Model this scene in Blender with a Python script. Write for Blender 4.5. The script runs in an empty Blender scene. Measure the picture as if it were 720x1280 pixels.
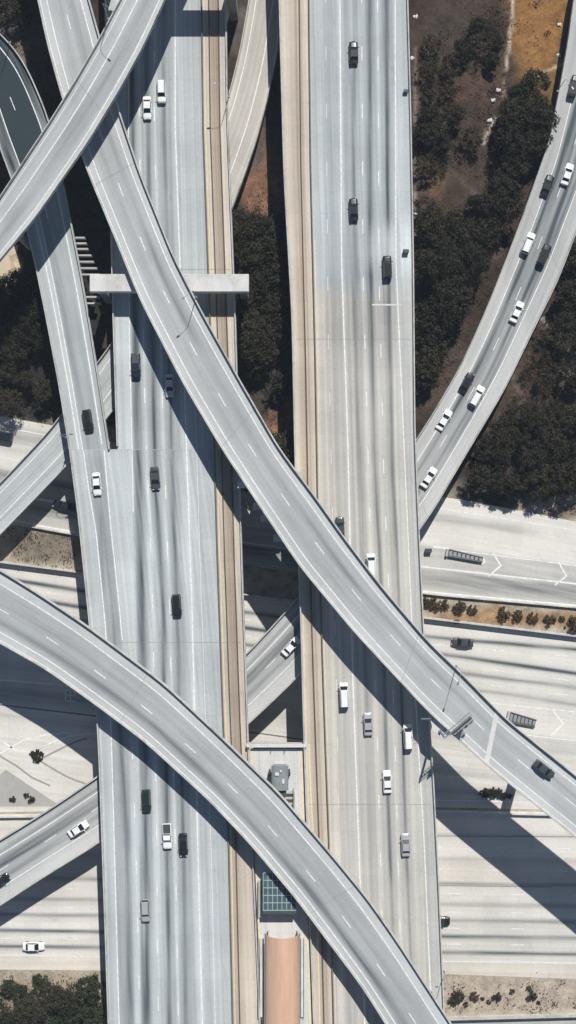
import bpy, bmesh, math, random
import numpy as np
from mathutils import Vector, Matrix
random.seed(7); RNG = np.random.default_rng(7)
SC = bpy.context.scene
COL = SC.collection
# ------------------------------------------------------------------ camera
H = 271.0            # drone height above the lower freeway
F = 1542.0           # focal length in photo pixels
cam = bpy.data.cameras.new('camera'); camo = bpy.data.objects.new('camera', cam); COL.objects.link(camo)
camo.location = (0, 0, H); camo.rotation_euler = (0, 0, 0)
cam.sensor_fit = 'VERTICAL'; cam.angle = 2*math.atan(640/F); cam.clip_start = 1; cam.clip_end = 6000
SC.camera = camo
# ------------------------------------------------------------------ light
SUNV = Vector((.22, .80, 1.0)).normalized()
EL = math.asin(SUNV.z); AZ = math.atan2(.22, .80)
W = bpy.data.worlds.new('World'); SC.world = W; W.use_nodes = True
nt = W.node_tree; bg = nt.nodes['Background']
sky = nt.nodes.new('ShaderNodeTexSky'); sky.sky_type = 'NISHITA'; sky.sun_disc = False
sky.sun_elevation = EL; sky.sun_rotation = AZ; sky.air_density = 1.0; sky.dust_density = .3; sky.ozone_density = 3.0
nt.links.new(sky.outputs[0], bg.inputs[0]); bg.inputs[1].default_value = .056
sl = bpy.data.lights.new('sun', 'SUN'); sl.energy = 5.0; sl.angle = math.radians(.5); sl.color = (1, .965, .91)
so = bpy.data.objects.new('sun', sl); COL.objects.link(so); so.rotation_euler = SUNV.to_track_quat('Z', 'Y').to_euler()
so.location = (40, 150, 200)
SC.view_settings.view_transform = 'Standard'; SC.view_settings.look = 'None'
SC.view_settings.exposure = 0.04; SC.view_settings.gamma = 1
# ------------------------------------------------------------------ helpers
def P(px, py, z=0.0):
    k = (H - z)/F
    return ((px-360)*k, (640-py)*k, z)
def tag(o, label=None, cat=None, group=None, kind=None):
    if label: o['label'] = label
    if cat: o['category'] = cat
    if group: o['group'] = group
    if kind: o['kind'] = kind
    return o
def empty(name, loc=(0,0,0), rz=0):
    o = bpy.data.objects.new(name, None); COL.objects.link(o); o.location = loc; o.rotation_euler = (0,0,rz)
    o.empty_display_size = .5
    return o
class MB:
    def __init__(s): s.v=[]; s.f=[]; s.m=[]; s.a={}
    def add(s, vs, fs, m=0):
        b=len(s.v); s.v += [tuple(v) for v in vs]; s.f += [tuple(b+i for i in f) for f in fs]; s.m += [m]*len(fs)
    def box(s, c, d, m=0, rz=0, taper=1.0):
        cx,cy,cz=c; hx,hy,hz=d[0]/2,d[1]/2,d[2]/2; vs=[]
        cs,sn=math.cos(rz),math.sin(rz)
        for z,t in ((-hz,1),(hz,taper)):
            for x,y in ((-hx,-hy),(hx,-hy),(hx,hy),(-hx,hy)):
                x*=t;y*=t
                vs.append((cx+x*cs-y*sn, cy+x*sn+y*cs, cz+z))
        s.add(vs, [(3,2,1,0),(4,5,6,7),(0,1,5,4),(1,2,6,5),(2,3,7,6),(3,0,4,7)], m)
    def tube(s, p0, p1, r0, r1=None, n=10, m=0, cap=True):
        r1 = r0 if r1 is None else r1
        p0=Vector(p0); p1=Vector(p1); d=(p1-p0).normalized()
        a = d.orthogonal().normalized(); b=d.cross(a); vs=[]
        for p,r in ((p0,r0),(p1,r1)):
            for i in range(n):
                t=2*math.pi*i/n; vs.append(p+a*math.cos(t)*r+b*math.sin(t)*r)
        fs=[(i,(i+1)%n,n+(i+1)%n,n+i) for i in range(n)]
        if cap: fs += [tuple(range(n-1,-1,-1)), tuple(range(n,2*n))]
        s.add(vs, fs, m)
    def bevel_box(s, c, d, b, m=0, rz=0):
        cx,cy,cz=c; cs,sn=math.cos(rz),math.sin(rz); vs=[]
        def ring(hx,hy,z,bb):
            for x,y in ((-hx+bb,-hy),(hx-bb,-hy),(hx,-hy+bb),(hx,hy-bb),(hx-bb,hy),(-hx+bb,hy),(-hx,hy-bb),(-hx,-hy+bb)):
                vs.append((cx+x*cs-y*sn, cy+x*sn+y*cs, cz+z))
        hx,hy,hz=d[0]/2,d[1]/2,d[2]/2
        ring(hx,hy,-hz,b); ring(hx,hy,hz-b,b); ring(hx-b,hy-b,hz,b*.5)
        fs=[tuple(range(7,-1,-1)), tuple(range(16,24))]
        for k in (0,8): fs += [(k+i,k+(i+1)%8,k+8+(i+1)%8,k+8+i) for i in range(8)]
        s.add(vs, fs, m)
    def build(s, name, mats, parent=None, smooth=False):
        me=bpy.data.meshes.new(name); me.from_pydata(s.v, [], s.f)
        if not isinstance(mats,(list,tuple)): mats=[mats]
        for x in mats: me.materials.append(x)
        me.polygons.foreach_set('material_index', s.m)
        if smooth: me.polygons.foreach_set('use_smooth',[True]*len(s.f))
        me.update()
        o=bpy.data.objects.new(name, me); COL.objects.link(o)
        if parent: o.parent=parent
        return o
def children(o): return list(o.children)
def copy_tree(o, parent=None):
    c=o.copy(); COL.objects.link(c)
    if parent: c.parent=parent
    for ch in children(o): copy_tree(ch, c)
    return c
# ------------------------------------------------------------------ materials
def newmat(name, rough=.85, spec=.3):
    m=bpy.data.materials.new(name); m.use_nodes=True; n=m.node_tree.nodes; b=n['Principled BSDF']
    b.inputs['Roughness'].default_value=rough; b.inputs['Specular IOR Level'].default_value=spec
    return m, m.node_tree, b
def nd(t, kind, **kw):
    n=t.nodes.new(kind)
    for k,v in kw.items(): setattr(n,k,v)
    return n
def noise(t, vec, scale, detail=4, rough=.6, dim='3D'):
    n=nd(t,'ShaderNodeTexNoise'); n.noise_dimensions=dim
    n.inputs['Scale'].default_value=scale; n.inputs['Detail'].default_value=detail; n.inputs['Roughness'].default_value=rough
    t.links.new(vec, n.inputs['Vector']); return n.outputs['Fac']
def math_(t, op, a, b=None, clamp=False):
    n=nd(t,'ShaderNodeMath', operation=op, use_clamp=clamp)
    for i,x in enumerate((a,b)):
        if x is None: continue
        if isinstance(x,(int,float)): n.inputs[i].default_value=x
        else: t.links.new(x,n.inputs[i])
    return n.outputs[0]
def mapr(t, v, a,b,c,d):
    n=nd(t,'ShaderNodeMapRange'); n.inputs[1].default_value=a;n.inputs[2].default_value=b;n.inputs[3].default_value=c;n.inputs[4].default_value=d
    t.links.new(v,n.inputs[0]); return n.outputs[0]
def mixc(t, fac, a, b, mode='MIX'):
    n=nd(t,'ShaderNodeMix', data_type='RGBA', blend_type=mode)
    for i,x in ((0,fac),(6,a),(7,b)):
        if isinstance(x,(int,float)): n.inputs[i].default_value=x
        elif isinstance(x,tuple): n.inputs[i].default_value=(*x,1) if len(x)==3 else x
        else: t.links.new(x,n.inputs[i])
    return n.outputs[2]
def scalecol(t, col, f):
    n=nd(t,'ShaderNodeVectorMath',operation='SCALE'); t.links.new(col,n.inputs[0])
    if isinstance(f,(int,float)): n.inputs[3].default_value=f
    else: t.links.new(f,n.inputs[3])
    return n.outputs[0]
def uvscaled(t, sx, sy, src=None):
    if src is None:
        u=nd(t,'ShaderNodeUVMap'); src=u.outputs[0]
    m=nd(t,'ShaderNodeMapping'); m.inputs['Scale'].default_value=(sx,sy,1); t.links.new(src,m.inputs[0]); return m.outputs[0]
def attr(t, name):
    n=nd(t,'ShaderNodeAttribute'); n.attribute_name=name; return n.outputs['Fac']
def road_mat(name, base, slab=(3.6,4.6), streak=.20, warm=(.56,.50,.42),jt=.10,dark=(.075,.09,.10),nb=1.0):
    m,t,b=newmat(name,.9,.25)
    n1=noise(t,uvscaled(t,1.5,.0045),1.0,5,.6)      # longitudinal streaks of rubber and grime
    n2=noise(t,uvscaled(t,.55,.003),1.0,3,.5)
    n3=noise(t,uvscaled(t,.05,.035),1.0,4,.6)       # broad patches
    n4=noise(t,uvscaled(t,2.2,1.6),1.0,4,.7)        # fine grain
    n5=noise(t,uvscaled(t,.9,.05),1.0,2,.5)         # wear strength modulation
    wear_shade=math_(t,'MULTIPLY',attr(t,'wear_shade'),mapr(t,n5,.3,.7,.65,1.3))
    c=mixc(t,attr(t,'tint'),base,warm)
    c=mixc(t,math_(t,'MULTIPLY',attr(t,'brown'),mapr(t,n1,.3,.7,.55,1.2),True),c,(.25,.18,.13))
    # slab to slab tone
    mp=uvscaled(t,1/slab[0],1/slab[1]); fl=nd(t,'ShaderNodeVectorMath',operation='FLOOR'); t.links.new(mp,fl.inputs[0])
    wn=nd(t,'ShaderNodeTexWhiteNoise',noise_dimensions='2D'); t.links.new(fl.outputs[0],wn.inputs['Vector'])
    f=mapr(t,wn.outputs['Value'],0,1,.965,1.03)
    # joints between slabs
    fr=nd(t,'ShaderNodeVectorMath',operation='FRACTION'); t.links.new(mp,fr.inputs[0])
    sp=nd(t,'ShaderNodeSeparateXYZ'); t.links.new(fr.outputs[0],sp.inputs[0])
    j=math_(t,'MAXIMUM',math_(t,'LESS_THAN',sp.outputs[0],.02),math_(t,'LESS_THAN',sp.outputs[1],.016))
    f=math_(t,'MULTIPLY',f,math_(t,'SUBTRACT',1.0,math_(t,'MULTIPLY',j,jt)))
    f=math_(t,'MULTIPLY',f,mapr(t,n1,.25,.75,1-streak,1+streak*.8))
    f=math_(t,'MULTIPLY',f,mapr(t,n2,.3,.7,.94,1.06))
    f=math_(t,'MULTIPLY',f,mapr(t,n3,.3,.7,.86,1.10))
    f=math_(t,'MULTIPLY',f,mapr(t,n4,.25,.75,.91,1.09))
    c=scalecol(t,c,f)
    c=mixc(t,math_(t,'MULTIPLY',wear_shade,1.0,True),c,dark)
    c=scalecol(t,c,math_(t,'ADD',1.0,math_(t,'MAXIMUM',math_(t,'MULTIPLY',wear_shade,-1.0),0.0)))
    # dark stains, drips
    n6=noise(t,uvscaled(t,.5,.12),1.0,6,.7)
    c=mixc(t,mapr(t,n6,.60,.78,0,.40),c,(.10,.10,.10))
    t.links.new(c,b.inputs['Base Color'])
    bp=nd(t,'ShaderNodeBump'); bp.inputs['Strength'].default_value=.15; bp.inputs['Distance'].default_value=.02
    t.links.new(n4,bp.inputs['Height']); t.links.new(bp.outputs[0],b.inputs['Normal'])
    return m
def plain_mat(name, col, rough=.8, var=.15, scale=1.2, metal=0, spec=.3, bump=0, dirt=0):
    m,t,b=newmat(name,rough,spec); b.inputs['Metallic'].default_value=metal
    g=nd(t,'ShaderNodeTexCoord').outputs['Object']
    n=noise(t,g,scale,5,.65)
    rgb=nd(t,'ShaderNodeRGB'); rgb.outputs[0].default_value=(*col,1)
    c=scalecol(t,rgb.outputs[0],mapr(t,n,.25,.75,1-var,1+var))
    if dirt:
        n2=noise(t,g,scale*.3,6,.7)
        c=mixc(t,mapr(t,n2,.5,.75,0,dirt),c,(.12,.11,.10))
    t.links.new(c,b.inputs['Base Color'])
    if bump:
        bp=nd(t,'ShaderNodeBump'); bp.inputs['Strength'].default_value=bump; bp.inputs['Distance'].default_value=.05
        t.links.new(n,bp.inputs['Height']); t.links.new(bp.outputs[0],b.inputs['Normal'])
    return m
def paint_mat(name, col):
    m,t,b=newmat(name,.7,.3)
    n=noise(t,nd(t,'ShaderNodeTexCoord').outputs['Object'],1.5,5,.7)
    c=mixc(t,mapr(t,n,.42,.70,.05,.75),col,(.42,.43,.43)); t.links.new(c,b.inputs['Base Color']); return m
M={}
M['fly']=road_mat('flyover_concrete',(.445,.46,.46),(3.6,9.0),.12,jt=.0)
M['deck']=road_mat('freeway_concrete',(.445,.475,.48),(3.6,4.6),.24)
M['ground']=road_mat('lower_freeway_concrete',(.64,.62,.575),(4.6,3.6),.10,jt=.05)
M['ramp_shade']=road_mat('ramp_concrete_painted_shade',(.445,.475,.48),(3.6,9.0),.08,jt=0,dark=(.030,.043,.052))  # concrete ramp whose near-black tone stands for shade on the upper curve
M['ramp']=road_mat('ramp_concrete',(.47,.475,.465),(3.6,6.0),.10,jt=.05)
M['conc']=plain_mat('weathered_concrete',(.42,.42,.41),.9,.14,.35,bump=.2,dirt=.35)
M['barrier']=plain_mat('barrier_concrete',(.49,.485,.465),.9,.22,.7,dirt=.6)
M['barrier_dark']=plain_mat('dark_barrier_concrete',(.17,.16,.15),.9,.25,.8)  # darker concrete for median barriers, curbs and pavement lines
M['cap']=plain_mat('pale_bent_concrete',(.58,.575,.555),.9,.14,.5,dirt=.45)
M['paint']=paint_mat('lane_paint',(.80,.80,.78))
M['yellow']=paint_mat('yellow_paint',(.74,.62,.36))
M['steel']=plain_mat('galvanised_steel',(.35,.36,.37),.5,.1,2,metal=.6)
M['dsteel']=plain_mat('dark_steel',(.06,.065,.07),.5,.2,2)
M['glass']=plain_mat('car_glass',(.012,.016,.02),.12,.1,1,spec=.6)
M['tyre']=plain_mat('tyre_rubber',(.02,.02,.02),.8)
M['hub']=plain_mat('wheel_metal',(.4,.4,.42),.35,.05,1,metal=.8)
M['lamp_clear']=plain_mat('headlight_lens',(.75,.77,.8),.15,.02)
M['lamp_red']=plain_mat('tail_light_lens',(.35,.02,.02),.2,.02)
def carpaint(name,col,metal=.0,rough=.28):
    m,t,b=newmat(name,rough,.5); b.inputs['Metallic'].default_value=metal
    b.inputs['Coat Weight'].default_value=.6; b.inputs['Coat Roughness'].default_value=.08
    n=noise(t,nd(t,'ShaderNodeTexCoord').outputs['Object'],3,4,.6)
    rgb=nd(t,'ShaderNodeRGB'); rgb.outputs[0].default_value=(*col,1)
    t.links.new(scalecol(t,rgb.outputs[0],mapr(t,n,.3,.7,.93,1.05)),b.inputs['Base Color']); return m
PAINT={'white':carpaint('white_car_paint',(.80,.81,.81)),'silver':carpaint('silver_car_paint',(.50,.51,.52),.3),
 'black':carpaint('black_car_paint',(.012,.013,.015)),'grey':carpaint('grey_car_paint',(.07,.075,.08),.2),
 'blue':carpaint('blue_car_paint',(.010,.016,.032)),'green':carpaint('dark_green_car_paint',(.012,.025,.02))}
# ------------------------------------------------------------------ curve tools
def smooth_poly(pts, ext0=150, ext1=150, sigma=14, n=600):
    p=np.array(pts,float)
    if ext0: d=p[0]-p[1]; d/=np.linalg.norm(d); p=np.vstack([p[0]+d*ext0,p])
    if ext1: d=p[-1]-p[-2]; d/=np.linalg.norm(d); p=np.vstack([p,p[-1]+d*ext1])
    s=np.r_[0,np.cumsum(np.linalg.norm(np.diff(p,axis=0),axis=1))]
    t=np.linspace(0,s[-1],n); q=np.c_[np.interp(t,s,p[:,0]),np.interp(t,s,p[:,1])]
    step=s[-1]/(n-1); k=int(3*sigma/step)+1
    w=np.exp(-.5*((np.arange(-k,k+1)*step)/sigma)**2); w/=w.sum()
    a=2*q[0]-q[k:0:-1]; b=2*q[-1]-q[-2:-k-2:-1]
    qq=np.vstack([a,q,b])
    return np.c_[np.convolve(qq[:,0],w,'valid'),np.convolve(qq[:,1],w,'valid')]
def resample(q,n):
    s=np.r_[0,np.cumsum(np.linalg.norm(np.diff(q,axis=0),axis=1))]; t=np.linspace(0,s[-1],n)
    return np.c_[np.interp(t,s,q[:,0]),np.interp(t,s,q[:,1])]
DECKS=[]
class Road:
    """grid surface between two traced edges; rows run along the road"""
    def __init__(s, Lp, Rp, z, axis=None):
        s.axis=axis; s.Lp=Lp; s.Rp=Rp; N=len(Lp); s.N=N
        s.mid=(Lp+Rp)/2
        if callable(z): s.z=np.array([z(i/(N-1),s.mid[i]) for i in range(N)])
        else: s.z=np.full(N,float(z))
        s.L=np.array([P(*Lp[i],s.z[i]) for i in range(N)]); s.R=np.array([P(*Rp[i],s.z[i]) for i in range(N)])
        c=(s.L+s.R)/2; s.v=np.r_[0,np.cumsum(np.linalg.norm(np.diff(c,axis=0),axis=1))]
        s.w=np.linalg.norm(s.R-s.L,axis=1); s.streaks=[]; s.marks=[]
    def u_of(s, path):
        """path of px control points -> u per row (for axis roads)"""
        path=np.array(path,float); a=1 if s.axis=='y' else 0; b=1-a
        order=np.argsort(path[:,a]); path=path[order]
        q=np.interp(s.mid[:,a],path[:,a],path[:,b])
        # extrapolate linearly past the ends
        for lo in (True,False):
            i,j=(0,1) if lo else (-1,-2)
            sl_=(path[i,b]-path[j,b])/(path[i,a]-path[j,a])
            msk=s.mid[:,a]<path[0,a] if lo else s.mid[:,a]>path[-1,a]
            q[msk]=path[i,b]+(s.mid[msk,a]-path[i,a])*sl_
        return (q-s.Lp[:,b])/(s.Rp[:,b]-s.Lp[:,b])
    def us(s,u):
        if isinstance(u,(int,float)): return np.full(s.N,float(u))
        if isinstance(u,np.ndarray): return u
        return s.u_of(u)
    def rng(s, r):
        """px range along the axis (or t range) -> row bounds"""
        if r is None: return 0.0,s.v[-1]
        if s.axis is None: return r[0]*s.v[-1], r[1]*s.v[-1]
        a=1 if s.axis=='y' else 0; m=s.mid[:,a]; 
        return sorted((float(np.interp(r[0],m,s.v)),float(np.interp(r[1],m,s.v))))
    def streak(s,u,width,amp,chan='wear_shade',r=None,soft=None): s.streaks.append((s.us(u),width,amp,chan,s.rng(r),soft))
    def band(s,u0,u1,amp,chan='wear_shade',r=None): s.streaks.append(((s.us(u0),s.us(u1)),None,amp,chan,s.rng(r),None))
    def mark(s,u,width=.2,r=None,dash=None,mat=2,lift=.014,phase=0): s.marks.append((s.us(u),width*.9,s.rng(r),dash,mat,lift,phase))
    def pt(s,v,u,dz=0):
        return np.array([np.interp(v,s.v,(s.L[:,k]*(1-u)+s.R[:,k]*u)) for k in range(3)])+np.array([0,0,dz])
    def grid(s, mb, du=.33):
        M_=max(8,int(s.w.mean()/du)); u=np.linspace(0,1,M_+1)
        pts=s.L[:,None,:]*(1-u)[None,:,None]+s.R[:,None,:]*u[None,:,None]
        base=len(mb.v); mb.v += [tuple(p) for p in pts.reshape(-1,3)]
        n=M_+1
        fs=[(base+i*n+j, base+(i+1)*n+j, base+(i+1)*n+j+1, base+i*n+j+1) for i in range(s.N-1) for j in range(M_)]
        # orientation upward
        p0,p1,p2=(np.array(mb.v[k]) for k in fs[0][:3])
        s.flip = np.cross(p1-p0,p2-p1)[2]<0
        if s.flip: fs=[f[::-1] for f in fs]
        mb.f+=fs; mb.m+=[0]*len(fs)
        A={c:np.zeros((s.N,n)) for c in ('wear_shade','tint','brown')}
        um=u[None,:]*s.w[:,None]
        for uu,wd,amp,ch,(v0,v1),soft in s.streaks:
            g=np.clip((s.v-v0)/4+ .5,0,1)*np.clip((v1-s.v)/4+.5,0,1)
            if soft: g=np.clip((s.v-v0)/soft,0,1)*np.clip((v1-s.v)/soft,0,1)
            if wd is None:
                a,b=uu; e=.35
                A[ch]+=amp*g[:,None]*np.clip((um-(a*s.w)[:,None])/e+.5,0,1)*np.clip(((b*s.w)[:,None]-um)/e+.5,0,1)
            else:
                A[ch]+=amp*g[:,None]*np.exp(-.5*((um-(uu*s.w)[:,None])/wd)**2)
        s.attrs=A; s.count=s.N*n
        uv=np.zeros((s.N,n,2)); uv[:,:,0]=um-(um.mean()*0); uv[:,:,1]=s.v[:,None]; s.uv=uv.reshape(-1,2)
    def strip(s,mb,uu,width,v0,v1,mat,lift):
        vs=[v0]+[v for v in s.v if v0+.05<v<v1-.05]+[v1]
        du=width/2/s.w; a=uu-du; b=uu+du
        A_=s.L*(1-a[:,None])+s.R*a[:,None]; B_=s.L*(1-b[:,None])+s.R*b[:,None]
        pts=[]
        for v in vs:
            pts.append([np.interp(v,s.v,A_[:,k]) for k in range(2)]+[np.interp(v,s.v,s.z)+lift])
            pts.append([np.interp(v,s.v,B_[:,k]) for k in range(2)]+[np.interp(v,s.v,s.z)+lift])
        fs=[(2*i,2*i+2,2*i+3,2*i+1) for i in range(len(vs)-1)]
        if s.flip: fs=[f[::-1] for f in fs]
        mb.add(pts,fs,mat)
    def do_marks(s,mb):
        for uu,wd,(v0,v1),dash,mat,lift,ph in s.marks:
            if dash:
                on,per=dash; v=v0+ph
                while v+on<v1: s.strip(mb,uu,wd,v,v+on,mat,lift); v+=per
            else: s.strip(mb,uu,wd,v0,v1,mat,lift)
    def girder(s,mb,depth=1.7,inset=2.0,lip=.35):
        prof=[(0,0),(0,-lip),(inset*.55,-lip-.3),(inset,-depth)]
        rows=[]
        for i in range(s.N):
            d=(s.R[i]-s.L[i])/s.w[i]; r=[]
            for o,dz in prof: r.append(s.L[i]+d*o+np.array([0,0,dz]))
            for o,dz in prof[::-1]: r.append(s.R[i]-d*o+np.array([0,0,dz]))
            rows.append(r)
        n=len(rows[0]); vs=[p for r in rows for p in r]
        fs=[(i*n+j,i*n+j+1,(i+1)*n+j+1,(i+1)*n+j) for i in range(s.N-1) for j in range(n-1)]
        fs+= [tuple(range(n))[::-1], tuple((s.N-1)*n+j for j in range(n))]
        if s.flip: fs=[f[::-1] for f in fs]
        mb.add(vs,fs,1)
    def wall(s,name,u,width,height,mat,parent,v0=None,v1=None,off=0,drop=.06,group=None):
        """barrier of given width following u (off = sideways shift in metres)"""
        uu=s.us(u); v0=0 if v0 is None else v0; v1=s.v[-1] if v1 is None else v1
        idx=[v0]+[v for v in s.v if v0+.05<v<v1-.05]+[v1]
        C_=s.L*(1-uu[:,None])+s.R*uu[:,None]; D_=(s.R-s.L)/s.w[:,None]
        mb=MB(); pr=[(-.5,-drop),(-.5,.25),(-.28,.45),(-.22,height),(.22,height),(.28,.45),(.5,.25),(.5,-drop)]
        vs=[]
        for v in idx:
            c=np.array([np.interp(v,s.v,C_[:,k]) for k in range(3)]); d=np.array([np.interp(v,s.v,D_[:,k]) for k in range(3)])
            for o,dz in pr: vs.append(c+d*(o*width+off)+np.array([0,0,dz]))
        n=len(pr)
        fs=[(i*n+j,(i+1)*n+j,(i+1)*n+(j+1)%n,i*n+(j+1)%n) for i in range(len(idx)-1) for j in range(n-1)]
        fs+=[tuple(range(n)),tuple((len(idx)-1)*n+j for j in range(n))[::-1]]
        if s.flip: fs=[f[::-1] for f in fs]
        mb.add(vs,fs); o=mb.build(name,mat,parent); return o
    def finish(s,name,mats,parent=None,du=.33,girder=True,depth=1.7,inset=2.0):
        mb=MB(); s.grid(mb,du)
        if girder: s.girder(mb,depth,inset)
        s.do_marks(mb)
        o=mb.build(name,mats,parent); me=o.data
        nv=len(me.vertices)
        for ch,a in s.attrs.items():
            at=me.attributes.new(ch,'FLOAT','POINT'); arr=np.zeros(nv); arr[:s.count]=a.reshape(-1); at.data.foreach_set('value',arr)
        uvl=me.uv_layers.new(name='UVMap'); li=np.zeros(len(me.loops),int); me.loops.foreach_get('vertex_index',li)
        uvv=np.zeros((nv,2)); uvv[:s.count]=s.uv; uvl.data.foreach_set('uv',uvv[li].reshape(-1))
        s.obj=o
        s.poly=np.vstack([s.L[:,:2],s.R[::-1,:2]])
        return o
    def z_at(s,px,py):
        i=np.argmin(np.hypot(s.mid[:,0]-px,s.mid[:,1]-py)) if s.axis is None else np.argmin(abs(s.mid[:,1 if s.axis=='y' else 0]-(py if s.axis=='y' else px)))
        return s.z[i]
    def dir_at(s,px,py):
        i=int(np.argmin(np.hypot(s.mid[:,0]-px,s.mid[:,1]-py))) if s.axis is None else int(np.argmin(abs(s.mid[:,1 if s.axis=='y' else 0]-(py if s.axis=='y' else px))))
        i=min(max(i,2),s.N-3); c=(s.L+s.R)/2; d=c[i+2]-c[i-2]; return math.atan2(d[1],d[0])
def inpoly(p,poly):
    x,y=p; n=len(poly); c=False; j=n-1
    for i in range(n):
        xi,yi=poly[i]; xj,yj=poly[j]
        if (yi>y)!=(yj>y) and x<(xj-xi)*(y-yi)/(yj-yi)+xi: c=not c
        j=i
    return c
def arc_road(Lc,Rc,zf,N=110,e0=150,e1=150):
    return Road(resample(smooth_poly(Lc,e0,e1),N),resample(smooth_poly(Rc,e0,e1),N),zf)
def axis_line(pts,coord,a,sig=18):
    p=smooth_poly(pts,200,200,sig); o=np.argsort(p[:,a]); return np.interp(coord,p[o,a],p[o,1-a])
def piers(road,root,vs,r=.95,us_=(.5,),depth=1.7,lower=()):
    for v in vs:
        for u in us_:
            p=road.pt(v,u)
            if any(inpoly(p[:2],q.poly) for q in lower): continue
            mb=MB(); zt=p[2]-depth+.05
            mb.tube((p[0],p[1],-.3),(p[0],p[1],zt-1.6),r,r,20); mb.tube((p[0],p[1],zt-1.6),(p[0],p[1],zt),r,r*1.7,20)
            mb.build('pier',M['conc'],root)
# =================================================================== GROUND
def terrain():
    xs=np.r_[-3000,-1500,-700,-350,-180,-110,np.arange(-80,80.1,.65),110,180,350,700,1500,3000]
    ys=np.r_[-3000,-1500,-700,-350,-200,np.r_[np.arange(-130,10,1.6),np.arange(10,130.1,.65)],200,350,700,1500,3000]
    X,Y=np.meshgrid(xs,ys); px=360+X*F/H; py=640-Y*F/H
    def vn(sc,seed):   # cheap value noise
        r=np.random.default_rng(seed).random((64,64)); gx=(X/sc)%63; gy=(Y/sc)%63
        ix=gx.astype(int); iy=gy.astype(int); fx=gx-ix; fy=gy-iy; fx=fx*fx*(3-2*fx); fy=fy*fy*(3-2*fy)
        g=lambda a,b: r[b%64,a%64]
        return (g(ix,iy)*(1-fx)+g(ix+1,iy)*fx)*(1-fy)+(g(ix,iy+1)*(1-fx)+g(ix+1,iy+1)*fx)*fy
    n=vn(9,1)*.5+vn(4,2)*.3+vn(2,3)*.2; n2=vn(14,4)*.6+vn(5,5)*.4
    wild=np.clip((600+ (px-560)*.15-py)/20,0,1)*np.clip((170-np.abs(X))/60,0,1)*np.clip((190-np.abs(Y))/50,0,1)
    Z=wild*(n-.35)*.9
    col=np.zeros(X.shape+(4,)); col[...,3]=1
    tan=np.array([.38,.33,.26]); dark=np.array([.060,.043,.033])
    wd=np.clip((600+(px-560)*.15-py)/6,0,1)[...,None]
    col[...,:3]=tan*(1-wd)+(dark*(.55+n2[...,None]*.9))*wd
    def blob(x,y,rx,ry,c,soft=.35,jit=.5):
        d=np.hypot((px-x)/rx,(py-y)/ry)+(n-.5)*jit; w=np.clip((1-d)/soft,0,1)[...,None]
        col[...,:3]=col[...,:3]*(1-w)+np.array(c)*w
    blob(672,40,38,85,(.26,.135,.05)); blob(685,-40,60,80,(.25,.13,.05)); blob(700,130,30,70,(.17,.10,.05))
    blob(590,90,60,55,(.080,.052,.038)); blob(560,40,45,60,(.06,.046,.038)); blob(545,215,22,50,(.11,.07,.045))
    blob(622,268,22,18,(.10,.075,.055)); blob(612,312,18,14,(.13,.10,.075)); blob(550,290,30,30,(.06,.052,.035)); blob(585,190,50,60,(.06,.043,.035)); blob(690,440,30,45,(.08,.058,.045)); blob(712,455,14,22,(.30,.25,.19))
    blob(325,230,32,60,(.20,.11,.07)); blob(316,165,20,60,(.10,.075,.06)); blob(350,520,22,40,(.24,.13,.08)); blob(305,325,18,35,(.13,.11,.09))
    blob(330,40,60,60,(.10,.085,.075)); blob(25,20,70,70,(.09,.08,.07)); blob(25,70,14,30,(.16,.13,.11))
    blob(8,335,22,26,(.46,.38,.27),.15,.1)
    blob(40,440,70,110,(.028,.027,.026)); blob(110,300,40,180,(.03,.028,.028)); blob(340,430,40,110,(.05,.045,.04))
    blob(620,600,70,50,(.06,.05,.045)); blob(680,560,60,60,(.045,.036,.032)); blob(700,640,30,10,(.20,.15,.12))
    blob(60,685,60,22,(.20,.17,.135),.3,.3); blob(640,775,150,12,(.31,.20,.115),.3,.3); blob(615,765,20,8,(.36,.24,.14),.4,.3)
    blob(640,1240,110,20,(.40,.34,.28),.3,.6); blob(60,1255,90,40,(.33,.27,.20),.3,.6); blob(50,1280,60,30,(.10,.09,.08))
    def path(pts,w,c):
        p=np.array(pts,float)
        for a,b in zip(p[:-1],p[1:]):
            d=b-a; L2=(d**2).sum(); tt=np.clip(((px-a[0])*d[0]+(py-a[1])*d[1])/L2,0,1)
            dd=np.hypot(px-a[0]-tt*d[0],py-a[1]-tt*d[1])+(n-.5)*3; k=np.clip((w-dd)/2.5,0,1)[...,None]
            col[...,:3]=col[...,:3]*(1-k)+np.array(c)*k
    path([(643,-60),(640,20),(636,60),(632,88)],2.6,(.44,.37,.29)); path([(664,97),(682,90),(703,80)],3.0,(.46,.35,.22))
    path([(604,180),(612,158),(622,148)],3.6,(.40,.33,.27)); path([(631,100),(628,130)],2.5,(.30,.22,.17))
    path([(520,60),(519,300),(522,500)],3,(.22,.19,.165)); path([(628,215),(645,232),(628,260)],5,(.13,.11,.095)); path([(565,215),(600,250),(570,320)],4,(.10,.085,.07))
    path([(672,395),(684,402),(700,412)],3,(.35,.32,.29)); path([(640,470),(655,500),(640,560)],3.5,(.14,.11,.095))
    ny,nx=X.shape; vs=np.c_[X.ravel(),Y.ravel(),Z.ravel()-.02]
    fs=[(j*nx+i,j*nx+i+1,(j+1)*nx+i+1,(j+1)*nx+i) for j in range(ny-1) for i in range(nx-1)]
    me=bpy.data.meshes.new('ground'); me.from_pydata(vs.tolist(),[],fs)
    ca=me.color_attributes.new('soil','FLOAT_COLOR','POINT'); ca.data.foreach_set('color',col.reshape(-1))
    me.polygons.foreach_set('use_smooth',[True]*len(fs))
    m,t,b=newmat('soil',.95,.15); g=nd(t,'ShaderNodeTexCoord').outputs['Object']
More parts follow.
